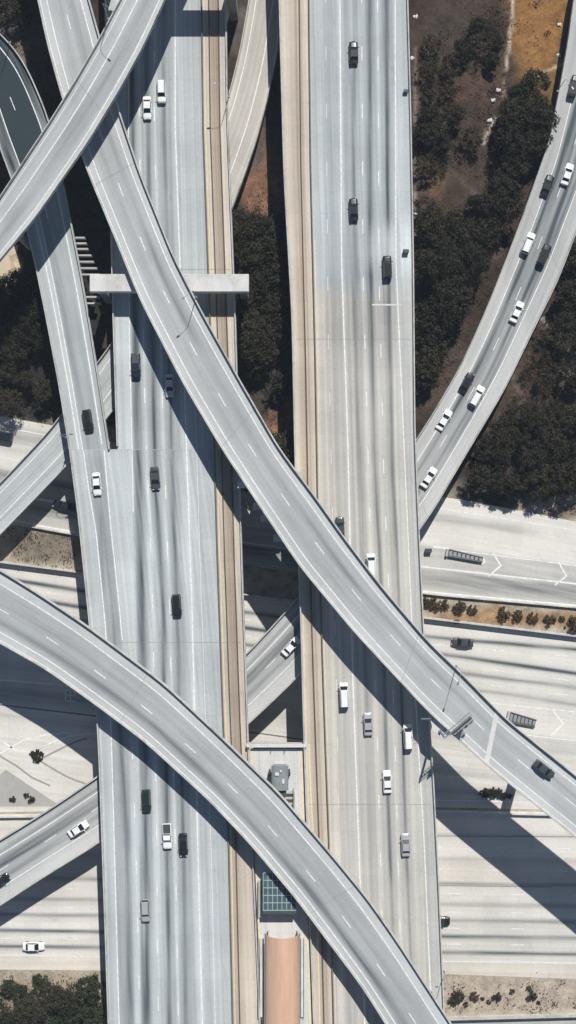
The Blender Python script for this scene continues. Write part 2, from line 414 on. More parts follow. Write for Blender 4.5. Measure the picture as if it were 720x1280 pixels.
    at=nd(t,'ShaderNodeAttribute'); at.attribute_name='soil'
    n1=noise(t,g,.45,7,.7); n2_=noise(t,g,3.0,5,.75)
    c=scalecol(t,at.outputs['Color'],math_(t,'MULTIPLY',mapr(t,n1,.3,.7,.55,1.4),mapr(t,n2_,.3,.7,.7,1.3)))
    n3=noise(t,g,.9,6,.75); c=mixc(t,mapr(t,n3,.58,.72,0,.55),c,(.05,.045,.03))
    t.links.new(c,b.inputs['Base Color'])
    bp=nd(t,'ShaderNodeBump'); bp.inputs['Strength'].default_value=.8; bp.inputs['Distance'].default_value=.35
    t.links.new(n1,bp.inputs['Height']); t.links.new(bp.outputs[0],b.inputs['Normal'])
    me.materials.append(m); o=bpy.data.objects.new('ground',me); COL.objects.link(o); tag(o,kind='structure')
terrain()
def ew_road(name,top,bot,z,N=150,xr=(-420,1140)):
    x=np.linspace(*xr,N); t=axis_line(top,x,0); b=axis_line(bot,x,0)
    return Road(np.c_[x,t],np.c_[x,b],z,'x')
# upper carriageway of the lower freeway (with ramps and gores, down to the median)
W1=[(0,701),(100,714),(310,742),(530,771),(720,794)]
MED=[(0,1015),(300,1011),(545,1009),(720,1013)]
r1=ew_road('x',W1,MED,.03)
S1=[(0,722),(95,738),(310,766),(531,796),(720,812)]; S2=[(0,741),(95,758),(310,785),(559,819),(720,842)]
S3=[(0,762),(310,806),(581,842),(720,860)]; S4=[(0,786),(310,828),(609,865),(720,881)]
G1=[(0,815),(310,845),(642,882),(720,890)]; G2=[(0,850),(87,857),(310,880),(659,919),(720,926)]
E1=[(0,878),(120,892),(327,914),(540,945),(720,968)]
def off(path,d): return [(x,y+d) for x,y in path]
for pth,a in ((S1,.85),(S2,.9),(S3,.6),(S4,.4)):
    r1.streak(pth,.34,a); r1.streak(off(pth,-1.5),1.1,.12)
r1.streak(off(G2,12),1.6,.2); r1.streak(off(E1,16),.8,.25); r1.streak(off(MED,-20),.7,.3,r=(300,900)); r1.streak([(0,1008),(720,1000)],.5,.12)
r1.streak([(0,868),(120,880),(720,950)],2.0,.3,r=(-400,330)); r1.streak([(0,832),(120,843),(720,905)],1.6,.3,r=(-400,330))
for q in (off(S1,9),off(S2,10),off(S3,10)): r1.mark(q,.22,dash=(3,14))
r1.mark(off(W1,6),.25); r1.mark(G1,.25,r=(600,1140)); r1.mark(G2,.3,r=(-400,330)); r1.mark(G2,.25,r=(640,1140)); r1.mark(off(E1,3),.35,mat=1,r=(-400,420))
r1.mark(off(S4,14),.22,dash=(3,14),r=(-400,560)); r1.mark(off(MED,-9),.25); r1.mark(off(MED,-38),.2,dash=(3,14),r=(400,1100))
o=r1.finish('lower_freeway',[M['ground'],M['barrier_dark'],M['paint']],du=.3,girder=False); tag(o,kind='structure')
# southern carriageway
BOT=[(0,1212),(540,1217),(720,1224)]
r2=ew_road('x',off(MED,5),BOT,.035)
for y0,a in ((1036,.2),(1066,.12),(1097,.45),(1123,.35),(1143,.45),(1163,.8),(1183,.85)):
    q=[(0,y0),(720,y0+9.5)]; r2.streak(q,.32,a); r2.streak(off(q,3),1.0,.10)
for y0 in (1052,1080): r2.mark([(0,y0),(720,y0+9)],.2,dash=(3,14))
for y0 in (1110,1133,1153,1173): r2.mark([(0,y0),(720,y0+9)],.2,dash=(3,14),phase=4)
r2.mark([(0,1194),(720,1204)],.22); r2.mark([(0,1042),(720,1046)],.16,mat=1,r=(330,760)); r2.mark([(0,1101),(720,1109)],.14,mat=1,r=(300,690))
r2.band([(0,1062),(720,1072)],[(0,1098),(720,1107)],.35,'tint'); r2.band([(0,1195),(720,1205)],BOT,.55,'tint')
o=r2.finish('lower_freeway',[M['ground'],M['barrier_dark'],M['paint']],du=.3,girder=False); tag(o,kind='structure')
# connector road north of the freeway
CT=[(0,520),(95,537),(310,612),(560,621),(720,652)]; CB=[(0,652),(87,668),(310,705),(530,743),(720,760)]
r3=ew_road('x',CT,CB,.03)
def lerp(f): return [(x,(1-f)*np.interp(x,[p[0] for p in CT],[p[1] for p in CT])+f*np.interp(x,[p[0] for p in CB],[p[1] for p in CB])) for x in (0,100,310,530,720)]
r3.streak(lerp(.20),.75,.38,r=(-420,690),soft=10); r3.band(lerp(.50),lerp(.715),.30); r3.streak(lerp(.83),1.0,.62); r3.streak(lerp(.93),.8,.28); r3.streak(lerp(.76),.5,.3)
r3.streak(lerp(.3),.8,.3,r=(-420,120)); r3.streak(lerp(.12),.8,.4,r=(-420,120)); r3.streak(lerp(.55),1.2,.3,r=(-420,120))
r3.mark(lerp(.51),.25,r=(541,1140)); r3.mark(lerp(.72),.4); r3.mark(lerp(.1),.25); r3.mark(lerp(.97),.3)
o=r3.finish('connector_road',[M['ground'],M['barrier_dark'],M['paint']],du=.3,girder=False); tag(o,kind='structure')
# street at the very bottom
r4=ew_road('x',[(0,1296),(560,1271),(720,1267)],[(0,1420),(720,1400)],.03)
r4.band(0.0,1.0,.35); r4.streak(.12,.7,.3); r4.streak(.3,.7,.3); r4.mark(.04,.25); r4.mark(.5,.25,dash=(3,12))
o=r4.finish('frontage_road',[M['ground'],M['barrier_dark'],M['paint']],du=.6,girder=False); tag(o,kind='structure')
# painted chevrons and symbols of the lower roads
def paintpoly(name,segs,z,mat,w=.35):
    mb=MB()
    for pts in segs:
        q=[Vector(P(x,y,z)) for x,y in pts]
        for i,(a,b) in enumerate(zip(q[:-1],q[1:])):
            d=(b-a).normalized(); n_=Vector((-d.y,d.x,0))*w/2; e=d*w*.3
            lz=Vector((0,0,.002*(i%2)))
            mb.add([a-e-n_+lz,b+e-n_+lz,b+e+n_+lz,a-e+n_+lz],[(0,1,2,3)])
    o=mb.build(name,mat); tag(o,kind='structure'); return o
paintpoly('road_markings',[[(617,692),(626,707),(611,720)],[(698,702),(708,720),(694,731)],[(692,889),(704,905),(689,919)],
  [(542,683),(560,686),(604,697),(606,703),(598,706)],[(0,942),(28,926),(60,918),(90,916)],[(60,930),(88,920),(122,916)],[(0,925),(20,938)]],.05,M['paint'],.35)
paintpoly('road_markings',[[(82,862),(94,863)],[(82,862),(82,876)],[(82,876),(94,877)],[(88,863),(88,877)],[(94,863),(93,870)],[(84,869),(93,870)]],.055,M['paint'],.22)
# sweeping seams in the pavement of the left gore
paintpoly('pavement_seams',[[(54,947),(66,941),(80,934),(95,927),(108,923)],[(50,951),(66,961),(82,970),(96,976),(108,980)],[(0,945),(20,957),(40,972),(62,982)]],.048,plain_mat('seam_grey',(.30,.29,.28),.9),.4)
mb=MB(); q=[P(x,y,.06) for x,y in ((-40,1008),(7,962),(76,1008))]; mb.add(q,[(0,1,2)]); o=mb.build('median_pavement',plain_mat('grey_gore_paving',(.36,.35,.33),.9,.12,.4)); tag(o,kind='structure')
mb=MB()
for (x0,y0,x1,y1) in ((-30,303,26,300),):
    q=[P(*p,.05) for p in ((-40,312),(12,296),(27,309),(22,324),(0,357),(-40,400))]; mb.add(q,[(0,1,2,3,4,5)])
o=mb.build('tan_service_road',plain_mat('tan_paving',(.52,.43,.32),.9,.1,.4)); 
if o.data.polygons[0].normal.z<0: o.data.flip_normals()
tag(o,kind='structure')
# walls along the lower roads
def ground_wall(road,name,u,label,w=.5,h=1.0,mat='barrier'):
    root=road.wall(name,u,w,h,M[mat],None); tag(root,label,'wall'); return root
ground_wall(r1,'retaining_wall',.004,'concrete wall along the south edge of the bushy dirt strip',h=1.6)
ground_wall(r2,'median_barrier',.0,'pale concrete median barrier across the middle of the lower freeway',w=.7,h=1.1,mat='cap')
ground_wall(r3,'edge_wall',.995,'low concrete wall on the north edge of the bushy dirt strip',w=.4,h=.8)
mbx=MB()
w_=ground_wall(r4,'sound_wall',.0,'pilastered concrete wall beside the street at the bottom right',w=.35,h=1.8)
for i in range(46):
    p=r4.pt(30+i*1.95+50,0.0); mbx.box((p[0],p[1],.98),(.5,.6,1.96))
mbx.build('pilaster',M['barrier'],w_)
# =================================================================== ELEVATED ROADS
def zl(ctrl,a=None):
    c=np.array(ctrl,float)
    return (lambda t,m: float(np.interp(t if a is None else m[a],c[:,0],c[:,1])))
roads={}
# --- left freeway viaduct
ys=np.r_[np.linspace(-230,556,86),561.5,562.3,np.linspace(566,1520,104)]
Lmain=axis_line([(128,-100),(131,0),(141,400),(146,560),(150,640),(152,700)],ys,1); Lmer=axis_line([(40,100),(86.5,562),(97,640),(111,775),(121,900),(124,960),(131,1160),(135,1280)],ys,1,10)
Lx=np.where(ys<562,Lmain,Lmer); Rx=axis_line([(283,0),(285,150),(295,400),(303,700),(311,930),(318,1100),(326,1280)],ys,1)
D1=Road(np.c_[Lx,ys],np.c_[Rx,ys],zl([(-230,12.6),(400,12.8),(700,13.5),(1500,13.5)],1),'y'); roads['D1']=D1
BB=[(252,0),(254,160),(266,500),(272,700),(279,900),(286,1060),(291,1280)]
sp1=[(205,0),(205,150),(212,480),(221,760),(229,1055),(233,1280)]; sp2=[(184,0),(184,130),(194,598),(204,760),(209,1045),(212,1280)]
sp3=[(164,0),(166,130),(171,460),(178,760),(183,1000),(184,1280)]; sp4=[(150,620),(156,760),(160,1000),(163,1280)]; sp5=[(119,562),(129,664),(141,775),(150,915),(159,1050),(163,1280)]
def offx(p,d): return [(x+d,y) for x,y in p]
D1.streak(sp1,.38,.50); D1.streak(sp2,.38,.68); D1.streak(sp3,.5,.6); D1.streak(sp5,.7,.18,r=(562,1500),soft=.1); D1.streak(sp5,.4,.3,r=(760,1500),soft=14)
for q in (sp1,sp2,sp3): D1.band(offx(q,-8),offx(q,8),.17)
D1.band([(104,562),(111,612),(120,664),(132,786),(139,915),(149,1280)],[(130,562),(139,664),(150,768),(161,915),(168,1280)],.26,r=(563,1500))
for q in ([(174,0),(174,160),(181,500),(191,760),(196,1050),(198,1280)],[(193,0),(193,160),(203,500),(212,760),(219,1050),(223,1280)],[(160,0),(162,430),(166,600),(169,760),(172,1100),(174,1280)],[(219,0),(219,160),(231,500),(240,760),(247,1050),(253,1280)]):
    D1.streak(q,.45,-.16); D1.streak(offx(q,4),.2,.10)
D1.band([(131,562),(140,664),(151,768)],[(163,562),(167,760)],-.10,r=(566,800)); D1.band([(144,0),(146,560)],[(160,0),(163,560)],-.10,r=(-230,560))
D1.streak([(126,640),(131,900),(140,1280)],.3,.12,r=(640,1500)); D1.streak([(234,0),(234,160),(252,700),(262,1280)],.25,.10)
D1.streak(offx(sp3,-5),.6,.2); D1.streak(offx(sp1,8),.3,.12)
D1.band([(220,0),(220,160),(240,760),(248,1060),(254,1280)],offx(BB,-1),-.03); D1.band(offx(BB,-13),offx(BB,-1),.05,r=(-230,420))
D1.band(BB,[(283,0),(311,930),(326,1280)],1.0,'tint')
for f,a,w in ((.36,.45,.16),(.46,.6,.16),(.56,.5,.16),(.63,.6,.16),(.49,.30,.8),(.86,.18,.2),(.10,.2,.2)):
    D1.streak([(b[0]+f*(e-b[0]),b[1]) for b,e in zip(BB,(283,285,298,303,310,316,326))],w,a,'brown',r=(-230,1010))
D1.streak([(b[0]+.35*20,b[1]) for b in BB],.9,.5,'brown',r=(1000,1500)); D1.band([(311,930),(326,1280)],[(330,930),(345,1280)],-.3,'tint')
D1.mark([(219,0),(219,160),(231,500),(240,760),(247,1050),(253,1280)],.3); D1.mark([(b[0]-22,b[1]) for b in BB],.12,r=(500,1500))
D1.mark([(160,0),(162,430),(166,600),(168,760),(171,1100),(173,1280)],.22,r=(-230,640)); D1.mark([(162,860),(168,1000),(171,1100),(175,1280)],.22,dash=(3,12),r=(860,1500))
D1.mark([(174,0),(174,160),(181,500),(191,760),(196,1050),(198,1280)],.22,dash=(3,12)); D1.mark([(193,0),(193,160),(203,500),(212,760),(219,1050),(223,1280)],.22,dash=(3,12),phase=1)
D1.mark([(130,562),(139,664),(150,768),(158,860)],.28,r=(563,800)); D1.mark([(104,562),(111,612),(120,664),(132,786),(139,915),(149,1280)],.26,r=(563,1500))
D1.mark([(b[0]+3,b[1]) for b in BB],.2,mat=3)
t1=empty('viaduct'); tag(t1,'wide concrete freeway viaduct on the left, beside the tan median lane','viaduct')
D1.finish('deck',[M['deck'],M['conc'],M['paint'],M['yellow']],t1,du=.17)
v562=float(D1.v[int(np.argmin(abs(ys-561.5)))])
D1.wall('parapet',0.0,.42,.85,M['barrier'],t1,v1=v562-.6,off=.16); D1.wall('parapet',0.0,.42,.85,M['barrier'],t1,v0=float(D1.v[int(np.argmin(abs(ys-562.3)))]),off=.16)
D1.wall('parapet',1.0,.42,.85,M['barrier'],t1,off=-.16); D1.wall('median_barrier',BB,.32,.7,M['barrier_dark'],t1)
D1.wall('track_curb',[(b[0]+9,b[1]) for b in BB],.22,.25,M['barrier_dark'],t1); D1.wall('track_curb',[(b[0]+21,b[1]) for b in BB],.22,.25,M['barrier_dark'],t1,v1=D1.rng((-230,1010))[1])
# --- right freeway viaduct
ys=np.linspace(-230,1520,190)
Lx=axis_line([(348,0),(354,220),(364,395),(368,580),(374,740),(379,927),(385,1100),(391,1280)],ys,1); Rx=axis_line([(510,0),(514,150),(517,320),(519,540),(524,660),(530,790),(537,900),(542,970),(549,1110),(556,1280)],ys,1)
D2=Road(np.c_[Lx,ys],np.c_[Rx,ys],14.0,'y'); roads['D2']=D2
B2=[(386,0),(388,200),(394,450),(397,620),(403.5,838),(407,940),(411,1050),(417,1280)]
tp1=[(442,0),(442,260),(444,400),(452,640),(460,905),(470,1280)]; tp2=[(462,0),(463,330),(468,560),(478,760),(484,977),(491,1150),(495,1280)]
tp3=[(483,0),(485,330),(491,600),(499,760),(507,1050),(518,1280)]; tp0=[(411,0),(418,400),(425,660),(430,868),(438,1280)]
D2.streak(tp1,.4,.22); D2.streak(tp2,.3,.36); D2.streak(tp3,.3,.38); D2.streak(tp0,.5,.16); D2.streak(offx(tp0,8),.3,.1)
for q in ([(452,0),(454,350),(461,600),(471,900),(481,1280)],[(472,0),(474,350),(480,600),(493,900),(501,1200)],[(425,0),(427,330),(435,560),(441,850),(450,1100),(456,1280)],[(399,0),(404,400),(411,660),(420,1000),(428,1280)]):
    D2.streak(q,.5,-.12); D2.streak(offx(q,5),.22,.10)
D2.streak([(396,0),(403,450),(420,1280)],.3,.12); D2.streak([(432,0),(436,400),(446,800),(460,1280)],.3,.14); D2.streak([(504,0),(507,400),(520,800),(545,1280)],.35,.08)
D2.streak(tp1,.35,.25,r=(60,900)); D2.band([(461,0),(463,400)],[(494,0),(495,330)],-.16,r=(284,330)); D2.band([(498,0),(500,330)],[(513,0),(515,330)],-.22,r=(284,345)); D2.band([(405,0),(408,600)],[(494,0),(495,330),(500,500)],.14,r=(331,430)); D2.streak(tp2,.35,.3,r=(331,1100)); D2.streak(tp3,.35,.3,r=(345,1100))
D2.streak(tp2,.38,.35,r=(-230,284)); D2.streak(tp3,.42,.40,r=(-230,284)); D2.band(offx(tp3,-9),offx(tp3,8),.12,r=(-230,282))
D2.band(offx(tp1,0),offx(tp2,9),.12,r=(-230,330)); D2.band(offx(tp0,-12),offx(tp3,9),.06,r=(-230,1520)); D2.band(offx(tp1,0),offx(tp3,8),.10,r=(331,460))
D2.band([(494,0),(495,330),(507,600)],1.0,.07,r=(345,900)); D2.band([(500,0),(500,330)],1.0,-.06,r=(262,344))
D2.band(B2,[(494,0),(495,330),(507,600),(530,1050),(540,1280)],.62,'tint',r=(360,1520)); D2.band([(420,0),(425,600)],[(494,0),(495,330),(507,600),(530,1050),(540,1280)],-.14,'tint',r=(360,1520)); D2.band([(494,0),(495,330),(507,600),(530,1050),(540,1280)],1.0,.30,'tint',r=(360,1520))
D2.band(0.0,B2,1.0,'tint')
for f,a,w in ((.40,.35,.25),(.55,.6,.22),(.72,.45,.18),(.6,.22,.7)):
    D2.streak([(le+f*(b[0]-le),b[1]) for b,le in zip(B2,(348,353,365,369,376,379,383,391))],w,a,'brown')
D2.mark([(425,0),(427,330),(435,560),(441,850),(450,1100),(456,1280)],.3); D2.mark([(494,0),(495,330),(507,600),(518,850),(530,1050),(540,1280)],.26)
D2.mark([(452,0),(454,350),(461,600),(471,900),(481,1280)],.22,dash=(3,12)); D2.mark([(472,0),(474,350),(480,600),(493,900),(501,1200)],.22,dash=(3,12),phase=2); D2.mark([(407,0),(410,400),(416,660),(421,868),(428,1280)],.12,dash=(3,12))
D2.mark([(b[0]+3,b[1]) for b in B2],.2,mat=3,r=(300,1520)); D2.mark([(386,930),(389,1000),(396,1120),(400,1280)],.3,mat=3,r=(930,1500))
t2=empty('viaduct'); tag(t2,'wide concrete freeway viaduct on the right, running full height of the view','viaduct')
D2.finish('deck',[M['deck'],M['conc'],M['paint'],M['yellow']],t2,du=.2)
D2.wall('parapet',0.0,.42,.85,M['barrier'],t2,off=.16); D2.wall('parapet',1.0,.42,.85,M['barrier'],t2,off=-.16); D2.wall('median_barrier',B2,.32,.7,M['barrier_dark'],t2)
D2.wall('track_curb',[(b[0]-12,b[1]) for b in B2],.22,.25,M['barrier_dark'],t2)
# expansion joint across the right viaduct
def ramp_marks(R,ls,dsh,rs,per=12,on=3):
    R.mark(ls,.26); R.mark(rs,.26)
    if dsh is not None: R.mark(dsh,.22,dash=(on,per))
# --- top-left flyover
A=arc_road([(165,-28),(150,0),(125,48),(95,100),(64,150),(31,200),(0,247),(-20,277)],[(219,-28),(207,0),(180,59),(151,112),(110,180),(46,272),(0,327),(-25,357)],zl([(0,24.0),(1,23)]),e0=200,e1=170); roads['A']=A
A.band(.38,.84,.15); A.band(.0,.36,.07); A.streak(.55,.5,.12); A.streak(.22,.5,.10); A.streak(.67,.5,.10); A.streak(.48,1.4,.12,r=(.45,.62),soft=8); A.streak(.52,1.6,.13,r=(.66,.74),soft=6)
A.band(.84,1,-.08); A.band(0,.28,-.03); A.streak(.6,.3,.12); A.mark(.37,.26); A.mark(.12,.14); A.mark(.86,.22)
tA=empty('flyover'); tag(tA,'narrow curved concrete flyover crossing the top left corner above everything','flyover')
A.finish('deck',[M['fly'],M['conc'],M['paint']],tA,depth=1.5)
# --- long diagonal flyover
B=arc_road([(43,-18),(47,0),(60,60),(78,125),(109,215),(140,290),(175,376),(228,479),(276,560),(322,630),(374,708),(442,790),(535,890),(612,960),(660,999),(720,1047),(745,1068)],
  [(106,-22),(112,0),(126,50),(147,132),(176,218),(217,320),(250,385),(300,475),(349,560),(397,624),(430,671),(475,730),(534,800),(578,842),(631,897),(714,964),(740,985)],zl([(0,18.6),(.30,19.0),(.42,20.6),(.52,21.8),(.7,22.2),(1,22.5)]),N=150,e0=180,e1=200); roads['B']=B
B.band(.20,.81,.13); B.streak(.38,.55,.09); B.streak(.64,.4,.20); B.streak(.70,1.0,.06); B.streak(.60,.35,.22,r=(.56,.66),soft=9); B.streak(.55,.2,.08); B.streak(.30,.25,.08); B.band(.0,.17,-.05); B.band(.84,1,-.07); B.streak(.62,.5,.2,r=(.3,.42),soft=9); B.band(.2,.82,.06,r=(.60,.675))
ramp_marks(B,.18,.50,.83); B.mark(.05,.14)
tB=empty('flyover'); tag(tB,'long curved concrete flyover sweeping diagonally from top left to lower right','flyover')
B.finish('deck',[M['fly'],M['conc'],M['paint']],tB,depth=1.3)
# --- lower left flyover
C=arc_road([(-20,793),(0,804),(57,836),(120,881),(180,926),(215,958),(260,999),(311,1053),(369,1122),(395,1157),(450,1230),(482,1280),(497,1305)],
  [(-20,700),(0,711),(47,740),(110,782),(205,853),(277,920),(349,990),(420,1073),(460,1122),(497,1175),(565,1280),(581,1305)],zl([(0,17.6),(.35,18.8),(1,19.6)]),N=130,e0=200,e1=200); roads['C']=C
C.band(.17,.79,.19); C.streak(.27,.5,.30); C.streak(.34,1.1,.08); C.streak(.60,.5,.08); C.streak(.32,.35,.2,r=(.2,.5),soft=12); C.streak(.55,.25,.09); C.streak(.70,.25,.08); C.band(.81,1,-.07); C.streak(.28,.4,.25,r=(.5,.8),soft=14)
ramp_marks(C,.15,.46,.80); C.mark(.04,.14)
tC=empty('flyover'); tag(tC,'curved concrete flyover crossing from the left edge to the bottom centre','flyover')
C.finish('deck',[M['fly'],M['conc'],M['paint']],tC,depth=1.3)
# --- ramp joining the left viaduct
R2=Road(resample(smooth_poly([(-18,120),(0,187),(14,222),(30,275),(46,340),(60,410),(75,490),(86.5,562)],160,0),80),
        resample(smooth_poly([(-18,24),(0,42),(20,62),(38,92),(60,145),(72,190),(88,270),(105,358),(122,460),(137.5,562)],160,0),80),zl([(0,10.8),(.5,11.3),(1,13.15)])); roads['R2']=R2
R2.band(.24,.80,1.2,r=(0,.44)); R2.band(-.02,1.02,.86,r=(-.1,.44)); R2.band(.34,.80,.26,r=(.46,1.1)); R2.streak(.45,.5,.15,r=(.5,1)); R2.streak(.92,.5,.2,r=(.5,1)); R2.streak(.1,.5,.15,r=(.5,1))  # upper stretch: shade painted into the deck colour; lower bands are lane wear
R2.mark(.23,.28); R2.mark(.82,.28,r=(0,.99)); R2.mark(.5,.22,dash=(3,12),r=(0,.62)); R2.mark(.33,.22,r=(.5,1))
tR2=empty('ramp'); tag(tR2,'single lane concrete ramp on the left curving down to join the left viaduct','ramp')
R2.finish('deck',[M['ramp_shade'],M['conc'],M['paint']],tR2,depth=1.5,inset=1.6)
# --- right ramp passing below both viaducts to the lower left
R3=arc_road([(722,-30),(716,0),(708,60),(697,120),(685,180),(661,247),(635,317),(606,390),(575,458),(545,510),(521,548),(480,610),(420,690),(359,762),(309,816),(220,899),(122,970),(60,1012),(0,1049),(-30,1066)],
  [(800,60),(785,120),(760,195),(720,291),(697,352),(673,400),(656,435),(632,485),(606,529),(565,598),(545,633),(525,662),(480,720),(420,792),(369,850),(311,905),(220,980),(122,1055),(60,1093),(0,1132),(-30,1151)],zl([(0,4.5),(.30,6.0),(.42,8.6),(.5,9.0),(1,8.4)]),N=150,e0=120,e1=160); roads['R3']=R3
R3.band(.25,.74,.22); R3.band(.0,1,.16,r=(0,.30)); R3.band(.25,.74,.14,r=(0,.42)); R3.streak(.45,.3,.2,r=(0,.40)); R3.streak(.68,.25,.2,r=(0,.45)); R3.streak(.34,.45,.45); R3.streak(.60,.4,.32); R3.streak(.34,.5,.22,r=(.12,.42),soft=10); R3.streak(.58,.5,.25,r=(.14,.36),soft=10); R3.streak(.14,.5,.12); R3.streak(.19,.4,.45,r=(.47,1)); R3.streak(.41,.4,.45,r=(.47,1),soft=5); R3.streak(.05,.3,.3,r=(.47,1))
R3.streak(.45,.35,.2,r=(.5,1)); R3.band(.78,1,-.05)
ramp_marks(R3,.24,.47,.74)
tR3=empty('ramp'); tag(tR3,'curved ramp from the upper right passing under both viaducts to the lower left','ramp')
R3.finish('deck',[M['ramp'],M['conc'],M['paint']],tR3,depth=1.3,inset=1.8)
# --- left ramp passing below the left viaduct to the top centre
R4=arc_road([(-30,632),(0,604),(60,540),(76,520),(122,452),(137,434),(200,325),(250,218),(285,122),(299,67),(311,0),(315,-25)],
  [(-30,698),(0,670),(84,583),(141,516),(200,428),(250,345),(291,262),(308,214),(321,177),(333,131),(345,78),(357,0),(361,-25)],zl([(0,7.5),(.45,6.5),(.75,3.5),(1,2.5)]),N=110); roads['R4']=R4
R4.band(.2,.72,.06); R4.streak(.3,.5,.12); R4.mark(.66,.26); R4.mark(.2,.22); R4.streak(.05,.3,.25,r=(0,.4)); R4.band(0,1,.6,'tint',r=(.5,1)); R4.streak(.8,.5,.08); R4.streak(.5,1.2,.06)
tR4=empty('ramp'); tag(tR4,'pale ramp on the left passing under the left viaduct towards the top centre','ramp')
R4.finish('deck',[M['deck'],M['conc'],M['paint']],tR4,depth=1.2,inset=1.6)
for R,t,mt in ((A,tA,'barrier'),(B,tB,'barrier'),(C,tC,'barrier'),(R2,tR2,'barrier'),(R3,tR3,'barrier'),(R4,tR4,'barrier')):
    R.wall('parapet',0.0,.40,.85,M[mt],t,off=.15); R.wall('parapet',1.0,.40,.85,M[mt],t,off=-.15)
# piers
low=lambda *k:[roads[i] for i in k]
def spread(R,step,a=0): return np.arange(a,R.v[-1],step)
piers(A,tA,spread(A,27,8),1.0,lower=low('D1','R2','R4','B','D2'),depth=1.5)
piers(B,tB,spread(B,24,6),1.1,lower=low('D1','D2','R3','R4','R2','C'),depth=1.3)
piers(C,tC,spread(C,24,12),1.0,lower=low('D1','D2','R3'),depth=1.3)
piers(R2,tR2,spread(R2,22,8),.8,lower=low('R4'),depth=1.5)
piers(R3,tR3,spread(R3,24,60),.8,us_=(.3,.7),depth=1.3)
piers(R4,tR4,spread(R4,24,14),.8,depth=1.2)
piers(D1,t1,spread(D1,30,10),.8,us_=(.12,.38,.63,.88),lower=low('R3','R4'))
piers(D2,t2,spread(D2,30,10),.8,us_=(.12,.38,.63,.88),lower=low('R3'))
p=P(350,598,0); m_=MB(); m_.bevel_box((p[0],p[1],9.8),(8.6,2.2,19.8),.3); m_.build('pier',M['conc'],tB)  # added wall pier, hidden under the flyover, shaped to shade the gap
# joint strips across decks (expansion joints and patch bands)
def cross_band(R,root,v,length,mat,u0=.03,u1=.97,lift=.02,name='expansion_joint'):
    a=[R.pt(v,u0,lift),R.pt(v,u1,lift),R.pt(v+length,u1,lift),R.pt(v+length,u0,lift)]
    mb=MB(); mb.add(a,[(0,1,2,3)]); o=mb.build(name,mat,root)
    if o.data.polygons[0].normal.z<0: o.data.flip_normals()
def v_near(R,px,py): return R.v[int(np.argmin(np.hypot(R.mid[:,0]-px,R.mid[:,1]-py)))]
pale=plain_mat('pale_patch_concrete',(.58,.58,.56),.9,.08,.6)
jointm=plain_mat('joint_seal',(.24,.24,.24),.8)
cross_band(B,tB,v_near(B,617,922)-.6,1.1,pale); cross_band(B,tB,v_near(B,90,112),3.2,pale,.04,.62); 
for R,t,step in ((A,tA,47),(B,tB,58),(C,tC,58),(D1,t1,83),(D2,t2,97),(R3,tR3,60)):
    for v in np.arange(12,R.v[-1]-2,step): cross_band(R,t,v,.07,jointm,lift=.024)
cross_band(D2,t2,D2.rng((380,500))[0],.35,pale,.66,.90,lift=.03)
# =================================================================== straddle bents
def bent(label,x0,x1,y,z,wpx,depth,cols,lowroads):
    root=empty('bent_cap',(0,0,0)); tag(root,label,'bridge support')
    a=P(x0,y,z); b=P(x1,y,z); w=wpx*(H-z)/F; mb=MB()
    mb.bevel_box(((a[0]+b[0])/2,a[1],z-depth/2),(b[0]-a[0],w,depth),.08); mb.build('cap_beam',M['cap'],root)
    for cx in cols:
        p=P(cx,y,z); m2=MB(); m2.bevel_box((p[0],p[1],(z-depth)/2),(1.7,2.4,z-depth),.1); m2.build('column',M['conc'],root)
bent('pale concrete cross beam straddling the left viaduct beneath the diagonal flyover',112,311,353.5,18.3,22,2.0,(122,303),())
bent('concrete cross beam straddling the left viaduct just above the top edge',120,292,-34,22.0,24,2.2,(126,287),())
# =================================================================== bars for sunlit stripes, sign platform
mb=MB()
def px_box(mb,x0,x1,y0,y1,z0,z1,m=0,b=None):
    a=P((x0+x1)/2,(y0+y1)/2,z1); k=(H-z1)/F
    d=(abs(x1-x0)*k,abs(y1-y0)*k,z1-z0)
    if b: mb.bevel_box((a[0],a[1],(z0+z1)/2),d,b,m)
    else: mb.box((a[0],a[1],(z0+z1)/2),d,m)
for i,(x0,x1,y) in enumerate(((97,106,297),(98,108,304),(98,110,311),(98,114,319),(101,117,327),(102,121,335),(103,124,343),(108,124,371),(110,126,379))):
    m_=MB(); px_box(m_,x0-4,x1,y-1.0,y+1.0,8.6,10.0); m_.build('sun_stripe_bar',M['conc'],tR2)  # made-up beams standing in for sunlit stripes beside the ramp
for (x,y) in ((304,606),(323,633),(333,648),(349,673)):
    m_=MB(); px_box(m_,x-7,x+4,y-5,y+4,18.9,20.0); m_.build('drain_ledge',M['cap'],tB)
for (x,y) in ((57,833),):
    m_=MB(); px_box(m_,x-7,x+7,y-6,y+3,17.2,17.9); m_.build('drain_ledge',M['cap'],tC)
m_=MB(); q=[(534,884),(541,912),(552,922),(572,916),(560,904)]
top=[P(x,y,21.7) for x,y in q]; bt=[P(x,y,20.8) for x,y in q]; n=len(q)
m_.add(top+bt,[tuple(range(n))[::-1],tuple(range(n,2*n))]+[(i,(i+1)%n,n+(i+1)%n,n+i) for i in range(n)]); m_.build('sign_platform',M['cap'],tB)
